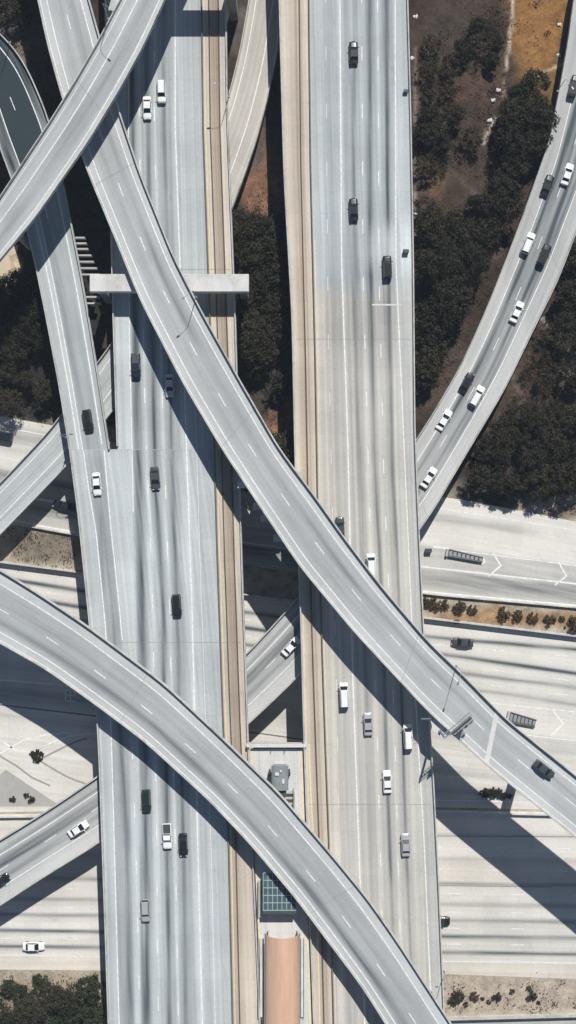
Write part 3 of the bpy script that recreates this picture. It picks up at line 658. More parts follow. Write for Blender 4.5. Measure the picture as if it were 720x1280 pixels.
# overhead sign
def overhead_sign():
    zb=21.9; b=Vector(P(550,914,zb)); e=Vector(P(583,886,zb)); d=(e-b); d.z=0; L_=d.length; d.normalize(); n_=Vector((-d.y,d.x,0))
    root=empty('overhead_sign',b); tag(root,'cantilevered overhead sign with catwalk standing beside the diagonal flyover','sign')
    mb=MB(); mb.tube((0,0,-.3),(0,0,7.2),.26,.2,14); mb.build('post',M['steel'],root)
    mb=MB(); h=(5.6,6.6)
    for z in h:
        for s_ in (-.3,.3): mb.tube(n_*s_+Vector((0,0,z)),n_*s_+d*L_+Vector((0,0,z)),.06,n=6)
    k=9
    for i in range(k+1):
        p=d*(L_*i/k)
        for s_ in (-.3,.3): mb.tube(p+n_*s_+Vector((0,0,h[0])),p+n_*s_+Vector((0,0,h[1])),.035,n=5)
        for z in h: mb.tube(p-n_*.3+Vector((0,0,z)),p+n_*.3+Vector((0,0,z)),.035,n=5)
        if i<k:
            q=d*(L_*(i+1)/k)
            for s_ in (-.3,.3): mb.tube(p+n_*s_+Vector((0,0,h[0])),q+n_*s_+Vector((0,0,h[1])),.03,n=5)
    mb.build('truss',M['steel'],root)
    mb=MB(); c=d*(L_*.58)-n_*.55+Vector((0,0,6.0)); mb.box(c,(L_*.72,.12,2.6),rz=math.atan2(d.y,d.x)); mb.build('sign_panel',M['dsteel'],root)
    mb=MB(); c0=d*(L_*.22)-n_*1.1+Vector((0,0,4.75))
    for i in range(26): mb.box(c0+d*(L_*.72*i/25),(.07,.95,.06),rz=math.atan2(d.y,d.x))
    for s_ in (-.45,.45): mb.tube(c0-n_*s_,c0-n_*s_+d*L_*.72,.05,n=6)
    for i in range(7): mb.tube(c0-n_*.45+d*(L_*.12*i),c0-n_*.45+d*(L_*.12*i)+Vector((0,0,1)),.03,n=5)
    mb.tube(c0-n_*.45+Vector((0,0,1)),c0-n_*.45+d*L_*.72+Vector((0,0,1)),.035,n=6)
    mb.build('catwalk',M['dsteel'],root)
    for i in range(4):
        mb=MB(); c=c0+d*(L_*(.08+.18*i))-n_*.55+Vector((0,0,.05)); mb.bevel_box(c,(.7,.35,.25),.05,rz=math.atan2(d.y,d.x)); mb.build('sign_light',M['hub'],root)
overhead_sign()
# =================================================================== street lamps
def lamp_proto():
    r=empty('street_lamp')
    mb=MB(); mb.tube((0,0,-.05),(0,0,.35),.24,.2,12); mb.tube((0,0,.35),(0,0,7.6),.09,.05,10); mb.build('pole',M['steel'],r)
    mb=MB(); pts=[Vector((0,0,7.5)),Vector((.5,0,8.0)),Vector((1.3,0,8.2)),Vector((2.2,0,8.25))]
    for a,b in zip(pts[:-1],pts[1:]): mb.tube(a,b,.04,.035,8)
    arm=mb.build('arm',M['steel'],r)
    mb=MB(); mb.bevel_box((2.5,0,8.23),(.7,.32,.16),.06); hd=mb.build('lamp_head',M['hub'],r)
    mb=MB(); mb.bevel_box((2.55,0,8.13),(.45,.24,.06),.02); mb.build('lens',M['lamp_clear'],hd)
    return r
LAMPS=[('B',250,382,'street lamp on the diagonal flyover just below the cross beam'),('B',578,842,'street lamp on the diagonal flyover beside the overhead sign'),
 ('A',137,34,'street lamp on the upper edge of the top left flyover'),('R2',86,548,'street lamp on the left edge of the ramp where it joins the viaduct'),
 ('R2',27,73,'street lamp on the outer edge of the shaded curve of the left ramp'),('D1',284,122,'street lamp on the right edge of the left viaduct beside the pale ramp'),
 ('D2',536,890,'street lamp on the right viaduct in the shadow of the diagonal flyover'),
 ('D2',552,1210,'street lamp at the lower right edge of the right viaduct'),
 ('R3',690,150,'street lamp on the curved right ramp next to the orange dirt')]
lp=None
for rd,x,y,lab in LAMPS:
    R=roads[rd]; z=R.z_at(x,y)
    o=lamp_proto() if lp is None else copy_tree(lp)
    if lp is None: lp=o
    x_,y_,_=P(x,y,z); i=int(np.argmin(np.hypot(R.mid[:,0]-x,R.mid[:,1]-y))) if R.axis is None else int(np.argmin(abs(R.mid[:,1]-y)))
    c=(R.L[i]+R.R[i])/2; dl=np.hypot(*(R.L[i][:2]-(x_,y_))); dr=np.hypot(*(R.R[i][:2]-(x_,y_)))
    e=R.L[i] if dl<dr else R.R[i]; dd=(c-e)[:2]; dd/=np.linalg.norm(dd)
    o.location=(e[0]+dd[0]*-.28,e[1]+dd[1]*-.28,z); o.rotation_euler=(0,0,math.atan2(dd[1],dd[0]))
    tag(o,lab,'street lamp','street lamps along the elevated roads')
# small roadside boxes
def cabinet(px,py,z,lab,s=1.0,mat='dsteel'):
    r=empty('utility_box',P(px,py,z)); tag(r,lab,'utility box')
    mb=MB(); mb.bevel_box((0,0,.65*s),(1.5*s,.9*s,1.3*s),.05); mb.build('housing',M[mat],r)
    mb=MB(); mb.box((0,-.46*s,.65*s),(.6*s,.03,1.0*s)); mb.build('door',M['steel'],r)
    mb=MB(); mb.bevel_box((0,0,1.34*s),(1.6*s,1.0*s,.08),.03); mb.build('lid',M[mat],r)
cabinet(507,315,14,'dark box on the right shoulder of the right viaduct, near the long black car',.75)
cabinet(507,115,14,'small dark box on the right shoulder of the right viaduct near the top',.6)
cabinet(535,688,.03,'dark box on the gore next to the deck edge, left of the striped crash cushion',.9)
cabinet(570,777,.03,'small dark box against the wall under the row of bushes',.8)
# crash cushions
def cushion(pts,w,lab,n):
    a=Vector(P(*pts[0],.05)); b=Vector(P(*pts[1],.05)); d=b-a; L_=d.length; d.normalize(); rz=math.atan2(d.y,d.x)
    r=empty('crash_cushion',a,rz); tag(r,lab,'crash cushion')
    for i in range(n):
        mb=MB(); mb.bevel_box((L_*(i+.5)/n,0,.42),(L_/n*.8,w*(.5+.35*i/n),.7),.06); mb.build('cushion_bay',M['steel'],r)
    for s_ in (-1,1):
        mb=MB(); mb.tube((0,s_*w*.38,.55),(L_,s_*w*.56,.55),.2,n=8); mb.build('side_rail',M['dsteel'],r)
    mb=MB(); mb.bevel_box((L_+.3,0,.5),(.5,w*1.3,1.0),.08); mb.build('backstop',M['conc'],r)
cushion(((669,904),(636,896)),1.9,'dark striped crash cushion on the sunlit gore right of the diagonal flyover',7)
cushion(((603,700),(560,691)),1.3,'long dark crash cushion on the grey chevron gore right of the viaduct',8)
# =================================================================== STATION
ys=np.linspace(936,1520,60)
lx=np.interp(ys,D1.mid[:,1],D1.Rp[:,0])+1.5; rx=np.interp(ys,D2.mid[:,1],D2.Lp[:,0])-1.5
ST=Road(np.c_[lx,ys],np.c_[rx,ys],13.72,'y'); ST.band(0,1,-.12); ST.band(.16,.17,.5); ST.band(.82,.83,.5); ST.streak(.5,3,.06)
ST.mark(.03,.55,mat=3); ST.mark(.97,.55,mat=3)
tS=empty('station_platform'); tag(tS,'pale concrete station platform slab between the two viaducts at the bottom','platform')
M['plat']=road_mat('platform_concrete',(.55,.55,.54),(2.4,2.4),.05,jt=.25)
ST.finish('slab',[M['plat'],M['conc'],M['paint'],M['yellow']],tS,depth=1.4,inset=.8)
m_=MB(); px_box(m_,308,383,930.5,934.5,12.6,15.0,b=.05); m_.build('end_parapet',M['cap'],tS)
for x in (340,357):
    m_=MB(); p=P(x,934,14); m_.tube((p[0],p[1],12),(p[0],p[1],15.6),.09,n=8); m_.build('rail_post',M['dsteel'],tS)
for cx in (330,366):
    for cy in (960,1090,1220):
        p=P(cx,cy,13); m_=MB(); m_.tube((p[0],p[1],-.2),(p[0],p[1],12.4),.7,n=16); m_.build('column',M['conc'],tS)
M['teal']=plain_mat('teal_painted_steel',(.36,.45,.44),.5,.12,1.0)
M['tealglass']=plain_mat('tinted_canopy_glass',(.07,.11,.12),.2,.25,.8,spec=.6)
M['roofgrey']=plain_mat('grey_metal_roof',(.27,.31,.32),.45,.2,.6,metal=.3)
m,t,b=newmat('copper_roof',.43,.4); g=nd(t,'ShaderNodeTexCoord').outputs['Object']
mpn=nd(t,'ShaderNodeMapping'); mpn.inputs['Scale'].default_value=(1.2,.12,1.2); t.links.new(g,mpn.inputs[0]); n_=noise(t,mpn.outputs[0],1.0,4,.6)
c=mixc(t,mapr(t,n_,.35,.7,0,1),(.92,.60,.42),(.82,.50,.33)); t.links.new(c,b.inputs['Base Color']); b.inputs['Metallic'].default_value=.4; M['copper']=m
# platform canopy: copper barrel vault
def vault():
    root=empty('platform_canopy',P(353,1162,13.74)); tag(root,'copper coloured barrel vaulted canopy over the station platform','canopy')
    k=(H-18.5)/F; r=21.0*k; L_=(1450-1162)*k; ox=root.location; mb=MB(); n=28; zc=2.4
    ribs=[]
    for yy in (0,-L_):
        for rr in (r,r-.12):
            for i in range(n+1):
                a=math.pi*i/n; ribs.append((math.cos(a)*rr,yy,zc+math.sin(a)*rr*.92))
    N1=n+1
    f=[(i,i+1,2*N1+i+1,2*N1+i) for i in range(n)]+[(N1+i+1,N1+i,3*N1+i,3*N1+i+1) for i in range(n)]
    f+=[(i+1,i,N1+i,N1+i+1) for i in range(n)]+[(2*N1+i,2*N1+i+1,3*N1+i+1,3*N1+i) for i in range(n)]
    f+=[(0,2*N1,3*N1,N1),(n,N1+n,3*N1+n,2*N1+n)]
    mb.add(ribs,f); mb.build('vault',M['copper'],root,smooth=False)
    for s_ in (-1,1):
        mb=MB(); mb.box((s_*(r+.12),-L_/2,zc-.02),(.3,L_,.14)); mb.build('gutter',M['roofgrey'],root)
        for j in range(int(L_/6)+1):
            mb=MB(); mb.tube((s_*(r-.4),-.4-j*6,0),(s_*(r-.4),-.4-j*6,zc+.3),.13,n=10); mb.build('post',M['dsteel'],root)
vault()
# teal gridded glass canopy
def grid_canopy():
    x0,x1,y0,y1,z=329,370,1091,1143,17.2; a=P(x0,y1,z); b=P(x1,y0,z); cx,cy=(a[0]+b[0])/2,(a[1]+b[1])/2; w=b[0]-a[0]; l=b[1]-a[1]
    root=empty('glass_canopy',(cx,cy,13.74)); tag(root,'teal steel grid canopy with dark glass on the station platform','canopy'); zz=z-13.74
    mb=MB(); mb.box((0,.4,zz-.05),(w-.1,l-.9,.04)); mb.build('glass_roof',M['tealglass'],root)
    mb=MB(); nx,ny=7,5
    for i in range(nx+1): mb.box((-w/2+w*i/nx,0.4,zz+.03),(.12,l-.8,.12))
    for j in range(ny+1): mb.box((0,-l/2+.85+(l-.85)*j/ny,zz+.035),(w,.13,.10))
    mb.build('roof_grid',M['teal'],root)
    mb=MB(); mb.bevel_box((0,-l/2+.35,zz-.1),(w+.2,.8,.35),.08); mb.build('fascia',M['dsteel'],root)
    for sx in (-1,1):
        for sy in (-1,0,1):
            mb=MB(); mb.tube((sx*(w/2-.3),sy*(l/2-.6),0),(sx*(w/2-.3),sy*(l/2-.6),zz-.05),.11,n=10); mb.build('post',M['teal'],root)
grid_canopy()
def kiosk():
    root=empty('elevator_kiosk',P(350,968,13.74)); tag(root,'grey elevator kiosk with curved metal roof at the head of the platform','kiosk')
    mb=MB(); mb.bevel_box((0,0,1.6),(2.9,4.4,3.2),.12); mb.build('housing',M['roofgrey'],root)
    mb=MB(); n=14; pr=[]
    for y in (-2.5,2.5):
        for i in range(n+1):
            a=math.pi*i/n; pr.append((math.cos(a)*1.75,y,3.2+math.sin(a)*.8))
    mb.add(pr,[(i,i+1,n+2+i,n+1+i) for i in range(n)]+[tuple(range(n+1))[::-1],tuple(range(n+1,2*n+2))]); mb.build('curved_roof',M['roofgrey'],root)
    mb=MB(); mb.box((0,-3.1,2.9),(2.6,1.3,.18)); mb.build('awning',M['dsteel'],root)
    mb=MB(); mb.box((0,-2.22,1.2),(1.4,.06,2.2)); mb.build('door',M['steel'],root)
    for (x,y,dx,dy,dz) in ((-.6,.9,.8,.6,.5),(.7,-.6,.5,.9,.4),(.2,1.5,.4,.4,.7)):
        mb=MB(); mb.bevel_box((x,y,4.0),(dx,dy,dz),.05); mb.build('roof_unit',M['cap'],root)
    for sx in (-2.1,1.95):
        mb=MB(); mb.bevel_box((sx,.6,1.0),(.35,1.2,2.0),.08); mb.tube((sx,.6,2),(sx,.6,2.6),.3,.05,8); mb.build('side_fin',M['dsteel'],root)
kiosk()
def railing(x,y0,y1,lab,w=0,h=1.1,z=13.74):
    a=P(x,y0,z); b=P(x,y1,z); L_=a[1]-b[1]; root=empty('railing',a); tag(root,lab,'railing')
    mb=MB(); 
    for zz in (.35,.7,h): mb.tube((0,0,zz),(0,-L_,zz),.05,n=6)
    mb.build('rail',M['cap'],root)
    for i in range(int(L_/1.6)+1):
        m2=MB(); m2.tube((0,-i*1.6,0),(0,-i*1.6,h),.05,n=6); m2.build('post',M['cap'],root)
    if w:
        m2=MB(); m2.box((w,-L_/2,.3),(.5,L_,.6)); m2.build('bench_wall',M['cap'],root)
railing(323,1100,1146,'short pale railing left of the teal grid canopy',.45)
railing(323.5,1172,1270,'long pale railing left of the copper vault',.5)
railing(380,1172,1270,'pale railing right of the copper vault',-.4)
railing(367,984,1014,'short railing right of the elevator kiosk')
def stairwell():
    root=empty('stairwell',P(362,1002,13.74)); tag(root,'open stairwell with pale kerb beside the kiosk, against the flyover','stairwell')
    mb=MB(); 
    for sx,sy,dx,dy in ((-1.1,0,.2,4.6),(1.1,0,.2,4.6),(0,-2.3,2.4,.2)): mb.box((sx,sy,.5),(dx,dy,1.0))
    mb.build('kerb_wall',M['cap'],root)
    for i in range(7):
        m2=MB(); m2.box((0,2.0-i*.6,.36-i*.05),(1.9,.5,.1)); m2.build('step',M['dsteel' if i%2 else 'conc'],root)
stairwell()
# =================================================================== CARS
def car_mesh_proto(kind,col):
    S={'sedan':dict(L=4.8,W=1.86,st=[(-.5,.72,.80),(-.47,.92,.93),(-.30,.98,1.0),(0,.93,1.0),(.22,.90,1.0),(.42,.80,.95),(.49,.66,.80),(.5,.60,.74)],cab=(-.36,-.22,.06,.24),rf=1.42),
       'suv':dict(L=4.7,W=1.9,st=[(-.5,.95,.86),(-.48,1.05,.96),(-.3,1.08,1.0),(0,1.06,1.0),(.24,1.05,1.0),(.43,.98,.96),(.49,.82,.84),(.5,.74,.78)],cab=(-.485,-.44,.10,.25),rf=1.78),
       'van':dict(L=5.0,W=1.98,st=[(-.5,1.1,.9),(-.49,1.15,.97),(-.3,1.18,1.0),(0,1.18,1.0),(.28,1.12,1.0),(.44,.98,.95),(.49,.85,.84),(.5,.76,.78)],cab=(-.495,-.475,.21,.35),rf=2.05),
       'pickup':dict(L=5.3,W=1.95,st=[(-.5,1.02,.93),(-.49,1.06,.98),(-.3,1.06,1.0),(0,1.06,1.0),(.22,1.06,1.0),(.43,1.0,.96),(.49,.85,.86),(.5,.78,.80)],cab=(-.10,-.07,.10,.22),rf=1.85)}[kind]
    L_,W_=S['L'],S['W']; root=empty({'sedan':'sedan_car','suv':'suv_car','van':'van','pickup':'pickup_truck'}[kind])
    pm=PAINT[col]; mb=MB(); vs=[]; n=12
    st=S['st']; xs=[s_[0] for s_ in st]
    fine=sorted(set(list(np.linspace(-.5,.5,25))+xs))
    for x in fine:
        zt=float(np.interp(x,xs,[s_[1] for s_ in st])); hw=W_/2*float(np.interp(x,xs,[s_[2] for s_ in st]))
        arch=0.0
        for wx in (-.31,.31):
            d=abs(x-wx)*L_; 
            if d<.40: arch=max(arch,math.sqrt(.16-d*d)*.8)
        zb=.24+arch*.55
        cs=[(-hw*.86,zb),(-hw*.98,zb+.1),(-hw,.62),(-hw*.97,zt-.12),(-hw*.90,zt-.02),(-hw*.5,zt+.015),(hw*.5,zt+.015),(hw*.90,zt-.02),(hw*.97,zt-.12),(hw,.62),(hw*.98,zb+.1),(hw*.86,zb)]
        vs+=[(x*L_,y,z) for y,z in cs]
    m_=len(fine); fs=[(i*n+j,(i+1)*n+j,(i+1)*n+(j+1)%n,i*n+(j+1)%n) for i in range(m_-1) for j in range(n)]
    fs+=[tuple(range(n)),tuple((m_-1)*n+j for j in range(n))[::-1]]
    fs=[f[::-1] for f in fs]
    mb.add(vs,fs); body=mb.build('body',pm,root,smooth=True)
    a,b,c,d=S['cab']; hw=W_/2; zb=float(np.interp((a+d)/2,xs,[s_[1] for s_ in st]))-.03; zr=S['rf']
    mb=MB(); q=[(a*L_,-hw*.90,zb),(d*L_,-hw*.86,zb),(d*L_,hw*.86,zb),(a*L_,hw*.90,zb),(b*L_,-hw*.72,zr-.04),(c*L_,-hw*.70,zr-.04),(c*L_,hw*.70,zr-.04),(b*L_,hw*.72,zr-.04)]
    mb.add(q,[(3,2,1,0),(4,5,6,7),(0,1,5,4),(1,2,6,5),(2,3,7,6),(3,0,4,7)]); mb.build('windows',M['glass'],root)
    mb=MB(); cx=(b+c)/2*L_; mb.bevel_box((cx,0,zr),((c-b)*L_+.10,hw*1.50,.09),.045); rf=mb.build('roof',pm,root)
    for s_ in (-1,1):
        for (x0,x1) in ((a,b),(d,c)):
            m2=MB(); m2.tube((x0*L_,s_*hw*.885,zb+.03),(x1*L_,s_*hw*.715,zr-.02),.05,n=6); m2.build('pillar',pm,root)
        m2=MB(); m2.bevel_box(((d-.03)*L_,s_*(hw+.10),zb+.08),(.16,.24,.15),.04); m2.build('side_mirror',pm,root)
        m2=MB(); m2.bevel_box((.485*L_,s_*hw*.62,.66),(.14,.34,.14),.04); m2.build('headlight',M['lamp_clear'],root)
        m2=MB(); m2.bevel_box((-.492*L_,s_*hw*.70,.80),(.10,.28,.16),.03); m2.build('tail_light',M['lamp_red'],root)
        for wx in (-.31,.31):
            m2=MB(); m2.tube((wx*L_,s_*(hw-.22),.33),(wx*L_,s_*(hw-.01),.33),.33,n=20); w_=m2.build('wheel',M['tyre'],root)
            m3=MB(); m3.tube((wx*L_,s_*(hw-.02),.33),(wx*L_,s_*(hw+.012),.33),.19,n=14); m3.build('hub',M['hub'],w_)
    m2=MB(); m2.box((.499*L_,0,.48),(.05,W_*.5,.16)); m2.build('grille',M['dsteel'],root)
    if kind=='pickup':
        m2=MB(); m2.box((-.30*L_,0,1.07),(.36*L_,W_*.78,.05)); m2.build('cargo_bed',M['dsteel'],root)
    if kind=='van' or kind=='suv':
        for s_ in (-1,1):
            m2=MB(); m2.tube(((b+.03)*L_,s_*hw*.62,zr+.09),((c-.03)*L_,s_*hw*.62,zr+.09),.025,n=5); m2.build('roof_rail',M['dsteel'],root)
    return root
PROTO={}
def car(kind,col,rd,px,py,face,lab,group=None,tilt=None):
    """face: +1 along increasing row direction, -1 against"""
    R=roads.get(rd) or {'G1':r1,'G2':r2,'G3':r3}[rd]; z=float(R.z_at(px,py)); a=R.dir_at(px,py)+(0 if face>0 else math.pi)
    key=(kind,col)
    if key in PROTO: o=copy_tree(PROTO[key])
    else: o=car_mesh_proto(kind,col); PROTO[key]=o
    o.location=(*P(px,py,z+.6)[:2],z+.02); o.rotation_euler=(0,0,a)
    cat={'sedan':'car','suv':'car','van':'van','pickup':'pickup truck'}[kind]
    tag(o,lab,cat,group or {'D1':'vehicles driving down the left viaduct','D2':'vehicles driving up the right viaduct','R3':'cars on the curved ramp','B':'cars on the flyover','R2':'cars on the left ramp'}.get(rd,'vehicles on the lower roads'))
    return o
car('suv','white','D1',202,115,1,'white utility car nearest the top of the left viaduct, right of a white sedan')
car('sedan','white','D1',184,135,1,'white sedan near the top of the left viaduct, partly by the flyover shadow edge')
car('pickup','blue','D1',170,458,1,'dark pickup truck on the left viaduct just below the cross beam')
car('sedan','silver','D1',212,482,1,'silver car at the edge of the diagonal flyover shadow on the left viaduct')
car('sedan','grey','D1',194,598,1,'dark grey sedan alone mid left viaduct, above the black one')
car('suv','black','D1',221,757,1,'black sport utility car in the middle of the left viaduct above the lower flyover')
car('suv','green','D1',183,1001,1,'dark green utility car on the left viaduct just below the lower flyover')
car('pickup','white','D1',209,1045,1,'white pickup truck on the left viaduct beside a dark grey sedan')
car('sedan','black','D1',229,1056,1,'dark sedan on the left viaduct right of the white pickup')
car('suv','silver','D1',182,1138,1,'silver utility car lowest on the left viaduct')
car('suv','black','R2',110,526,1,'black utility car on the ramp joining the left viaduct'); car('sedan','white','D1',121,605,1,'white sedan where the ramp joins the left viaduct')
car('sedan','black','D2',442,66,-1,'black sedan topmost on the right viaduct')
car('sedan','black','D2',442,262,-1,'black sedan on the right viaduct, second from the top')
car('suv','black','D2',484,334,-1,'long black car on the right viaduct beside the roadside box')
car('sedan','grey','D2',425,660,-1,'dark car half hidden behind the upper edge of the diagonal flyover')
car('van','white','D2',464,707,-1,'white van at the upper edge of the diagonal flyover on the right viaduct')
car('van','white','D2',430,868,-1,'white van left of the solid line, below the diagonal flyover')
car('sedan','silver','D2',460,905,-1,'silver sedan between two white vans on the right viaduct')
car('van','white','D2',510,920,-1,'white van at the shadow edge of the diagonal flyover on the right viaduct')
car('sedan','white','D2',484,977,-1,'white sedan lower on the right viaduct')
car('sedan','silver','D2',507,1056,-1,'silver sedan lowest on the right viaduct, well below the white sedan')
car('sedan','white','R3',709,218,-1,'white sedan high on the curved right ramp, right of a black sedan')
car('sedan','black','R3',684,232,-1,'black sedan beside the white one high on the curved right ramp')
car('suv','black','R3',717,108,-1,'black utility car at the right frame edge, highest on the curved right ramp')
car('suv','white','R3',660,304,-1,'white utility car on the curved right ramp left of a black car')
car('suv','black','R3',680,319,-1,'black utility car on the curved right ramp, right lane')
car('sedan','white','R3',646,390,-1,'white sedan alone in the middle of the curved right ramp')
car('sedan','black','R3',583,479,-1,'black sedan on the curved right ramp left of a white car')
car('suv','white','R3',596,495,-1,'white utility car on the curved right ramp right of a black sedan')
car('sedan','white','R3',555,525,-1,'white sedan second lowest on the curved right ramp')
car('sedan','white','R3',536,597,-1,'white sedan lowest on the curved right ramp beside the right viaduct')
car('sedan','white','R3',364,808,-1,'white sedan on the ramp stretch between the two viaducts')
car('sedan','white','R3',98,1036,-1,'white sedan on the ramp at lower left beside the left viaduct')
car('sedan','black','R3',-1,1102,-1,'dark car cut by the left edge on the lower left ramp')
car('sedan','grey','B',680,962,1,'dark grey sedan at the right end of the diagonal flyover')
car('sedan','grey','G1',578,803,-1,'dark grey sedan on the lower freeway right of the right viaduct')
car('sedan','white','G2',42,1183,1,'white sedan on the lower freeway at lower left')
car('suv','black','G2',549,1151,1,'dark car just emerging from under the right viaduct at lower right')
car('sedan','blue','G3',80,632,-1,'dark blue car in the shade on the lower road at left'); car('suv','blue','G3',3,545,-1,'dark blue car at the left frame edge on the lower road')
# =================================================================== VEGETATION
def leafmat(name,c1,c2):
    m,t,b=newmat(name,.9,.1); g=nd(t,'ShaderNodeNewGeometry').outputs['Position']; oi=nd(t,'ShaderNodeObjectInfo').outputs['Random']
    n=noise(t,g,.55,4,.6); n2=noise(t,g,4.0,2,.5); f=math_(t,'ADD',mapr(t,n,.3,.7,0,.7),math_(t,'MULTIPLY',oi,.7),True)
    c=scalecol(t,mixc(t,f,c1,c2),mapr(t,n2,.3,.7,.6,1.4)); t.links.new(c,b.inputs['Base Color']); return m
LEAF_D=leafmat('dark_leaves',(.022,.021,.015),(.055,.049,.032)); LEAF_B=leafmat('dry_leaves',(.045,.036,.027),(.075,.058,.040)); LEAF_S=leafmat('bush_leaves',(.07,.05,.03),(.11,.08,.045)); LEAF_G=leafmat('green_leaves',(.022,.034,.018),(.05,.055,.03))
BARK=plain_mat('bark',(.09,.07,.055),.95,.3,3)
def crown_bm(r,h,z0,nc,nq,sz,rng):
    mb=MB()
    for _ in range(nc):
        a=rng.random()*2*math.pi; rr=r*math.sqrt(rng.random())*.86; zz=z0+h*(.25+.75*rng.random())*(1-.45*(rr/r)**2)
        c=np.array([math.cos(a)*rr,math.sin(a)*rr,zz]); cr=r*(.16+.2*rng.random())
        for _ in range(nq):
            d=rng.normal(size=3); d/=np.linalg.norm(d)+1e-6; p=c+d*cr*(rng.random()**.4)*np.array([1,1,.7])
            n=d+rng.normal(size=3)*.6; n/=np.linalg.norm(n)+1e-6; t_=np.cross(n,rng.normal(size=3)); t_/=np.linalg.norm(t_)+1e-6; b_=np.cross(n,t_); s_=sz*(.5+rng.random())
            mb.add([p-t_*s_,p-b_*s_*.6,p+t_*s_,p+b_*s_*.6],[(0,1,2,3)])
    return mb
def make_tree(r,h,leaf,seed,name='tree',nc=46,nq=74,sz=.20):
    rng=np.random.default_rng(seed); root=empty(name)
    mb=MB(); mb.tube((0,0,-.6),(.1,0,h*.5),.26*r/3.5,.16*r/3.5,9)
    for i in range(7):
        a=i*2.4+rng.random(); z1=h*(.3+.05*i); e=(math.cos(a)*r*.6,math.sin(a)*r*.6,h*(.62+.25*rng.random())); mb.tube((.05,0,z1),e,.11*r/3.5,.03,6)
    mb.build('trunk',BARK,root); crown_bm(r,h*.6,h*.36,nc,nq,sz,rng).build('crown',leaf,root); return root
def make_shrub(r,leaf,seed,name='shrub'):
    rng=np.random.default_rng(seed); root=empty(name)
    mb=MB()
    for i in range(5):
        a=i*1.3+rng.random(); mb.tube((0,0,-.2),(math.cos(a)*r*.6,math.sin(a)*r*.6,r*.9),.05,.02,5)
    mb.build('stem',BARK,root); crown_bm(r,r*1.1,.15,22,60,.12,rng).build('foliage',leaf,root); return root
protos={}; used=set()
def place(kind,px,py,scale,lab,cat,group,rot=None):
    if kind not in protos:
        k,v=kind.split(':'); v=int(v)
        if k=='dark': protos[kind]=make_tree([3.6,4.2,3.2,3.9][v],[8,9,7,8.5][v],LEAF_D,10+v)
        elif k=='green': protos[kind]=make_tree([3.8,3.4][v],[8,7][v],LEAF_G,30+v)
        elif k=='dry': protos[kind]=make_shrub(1.3,LEAF_S,50+v)
        elif k=='dshrub': protos[kind]=make_shrub(1.3,LEAF_D,60+v)
        elif k=='scrub': protos[kind]=make_tree([3.0,3.4][v],[4.2,4.6][v],LEAF_B,70+v,nc=30,nq=50,sz=.15)
        used.add(kind); o=protos[kind]
    else: o=copy_tree(protos[kind])
    h=5*scale if kind[0] in 'dg' and 'shrub' not in kind and 'dry' not in kind else 1
    x,y,_=P(px,py,h); o.location=(x,y,-.02); o.scale=(scale,scale,scale*(.9+.2*random.random())); o.rotation_euler=(0,0,random.random()*6.28 if rot is None else rot)
    tag(o,lab,cat,group); return o
def scatter(poly,n,dmin,kinds,smin,smax,lab,cat,group,seed,pts0=()):
    rng=random.Random(seed); xs=[p[0] for p in poly]; ys_=[p[1] for p in poly]; pts=list(pts0); c=0; tries=0
    while c<n and tries<9000:
        tries+=1; x=rng.uniform(min(xs),max(xs)); y=rng.uniform(min(ys_),max(ys_))
        if not inpoly((x,y),poly): continue
        if any((x-a)**2+(y-b)**2<dmin**2 for a,b in pts): continue
        pts.append((x,y)); c+=1
        place(rng.choice(kinds),x,y,rng.uniform(smin,smax),lab,cat,group)
D4=['dark:0','dark:1','dark:2','dark:3']
scatter([(640,112),(672,98),(684,140),(674,180),(652,222),(634,262),(612,285),(600,250),(632,200)],17,15,D4,.8,1.1,'dark tree in the dense clump below the orange dirt patch','tree','dark trees below the orange dirt patch',1)
scatter([(526,250),(600,255),(622,300),(600,360),(572,420),(545,468),(526,500)],23,17,D4,.7,1.1,'dark tree in the thicket between the right viaduct and the curved ramp','tree','dark trees between right viaduct and curved ramp',2)
scatter([(524,90),(560,90),(572,170),(540,190),(524,180)],5,17,D4,.55,.85,'dark tree beside the upper right edge of the right viaduct','tree','dark trees beside the upper right viaduct edge',3)
scatter([(575,60),(600,20),(628,30),(625,75),(605,85)],4,15,D4,.5,.75,'dark tree on brown ground left of the pale footpath','tree','dark trees left of the pale footpath',4)
scatter([(530,0),(622,0),(618,120),(596,150),(570,240),(530,240)],11,16,['scrub:0','scrub:1'],.7,1.1,'brown leafless scrub tree on dark ground right of the right viaduct','tree','brown scrub trees right of the right viaduct',5)
scatter([(598,560),(640,500),(668,520),(735,500),(735,612),(690,618),(620,606),(596,596)],22,17,D4,.75,1.1,'dark tree in the grove right of the curved ramp above the lower road','tree','dark trees above the lower road at right',6)
scatter([(700,320),(735,300),(735,470),(690,480),(700,420)],9,17,D4,.7,1.0,'dark tree at the right frame edge beyond the curved ramp','tree','dark trees at the right frame edge',7)
scatter([(655,460),(690,395),(700,480),(660,510)],7,15,['scrub:0','scrub:1'],.6,1.0,'brown scrub tree right of the curved ramp','tree','brown scrub trees right of the curved ramp',8)
scatter([(303,278),(350,268),(362,330),(362,450),(350,500),(318,470),(303,430)],26,14,D4,.65,1.0,'dark tree in the gap between the two viaducts','tree','dark trees between the viaducts',9)
scatter([(0,-30),(40,-30),(42,20),(0,30)],6,16,D4,.6,.9,'dark tree in the top left corner','tree','dark trees in the top left corner',10)
scatter([(-20,370),(40,345),(52,430),(60,505),(-20,515)],16,17,D4,.7,1.0,'dark tree left of the left ramp above the lower road','tree','dark trees left of the left ramp',11)
scatter([(66,1232),(122,1226),(128,1330),(60,1330)],12,17,['green:0','green:1','dark:0'],.7,1.0,'green tree in the group at the bottom left beside the left viaduct','tree','green trees at the bottom left beside the viaduct',12)
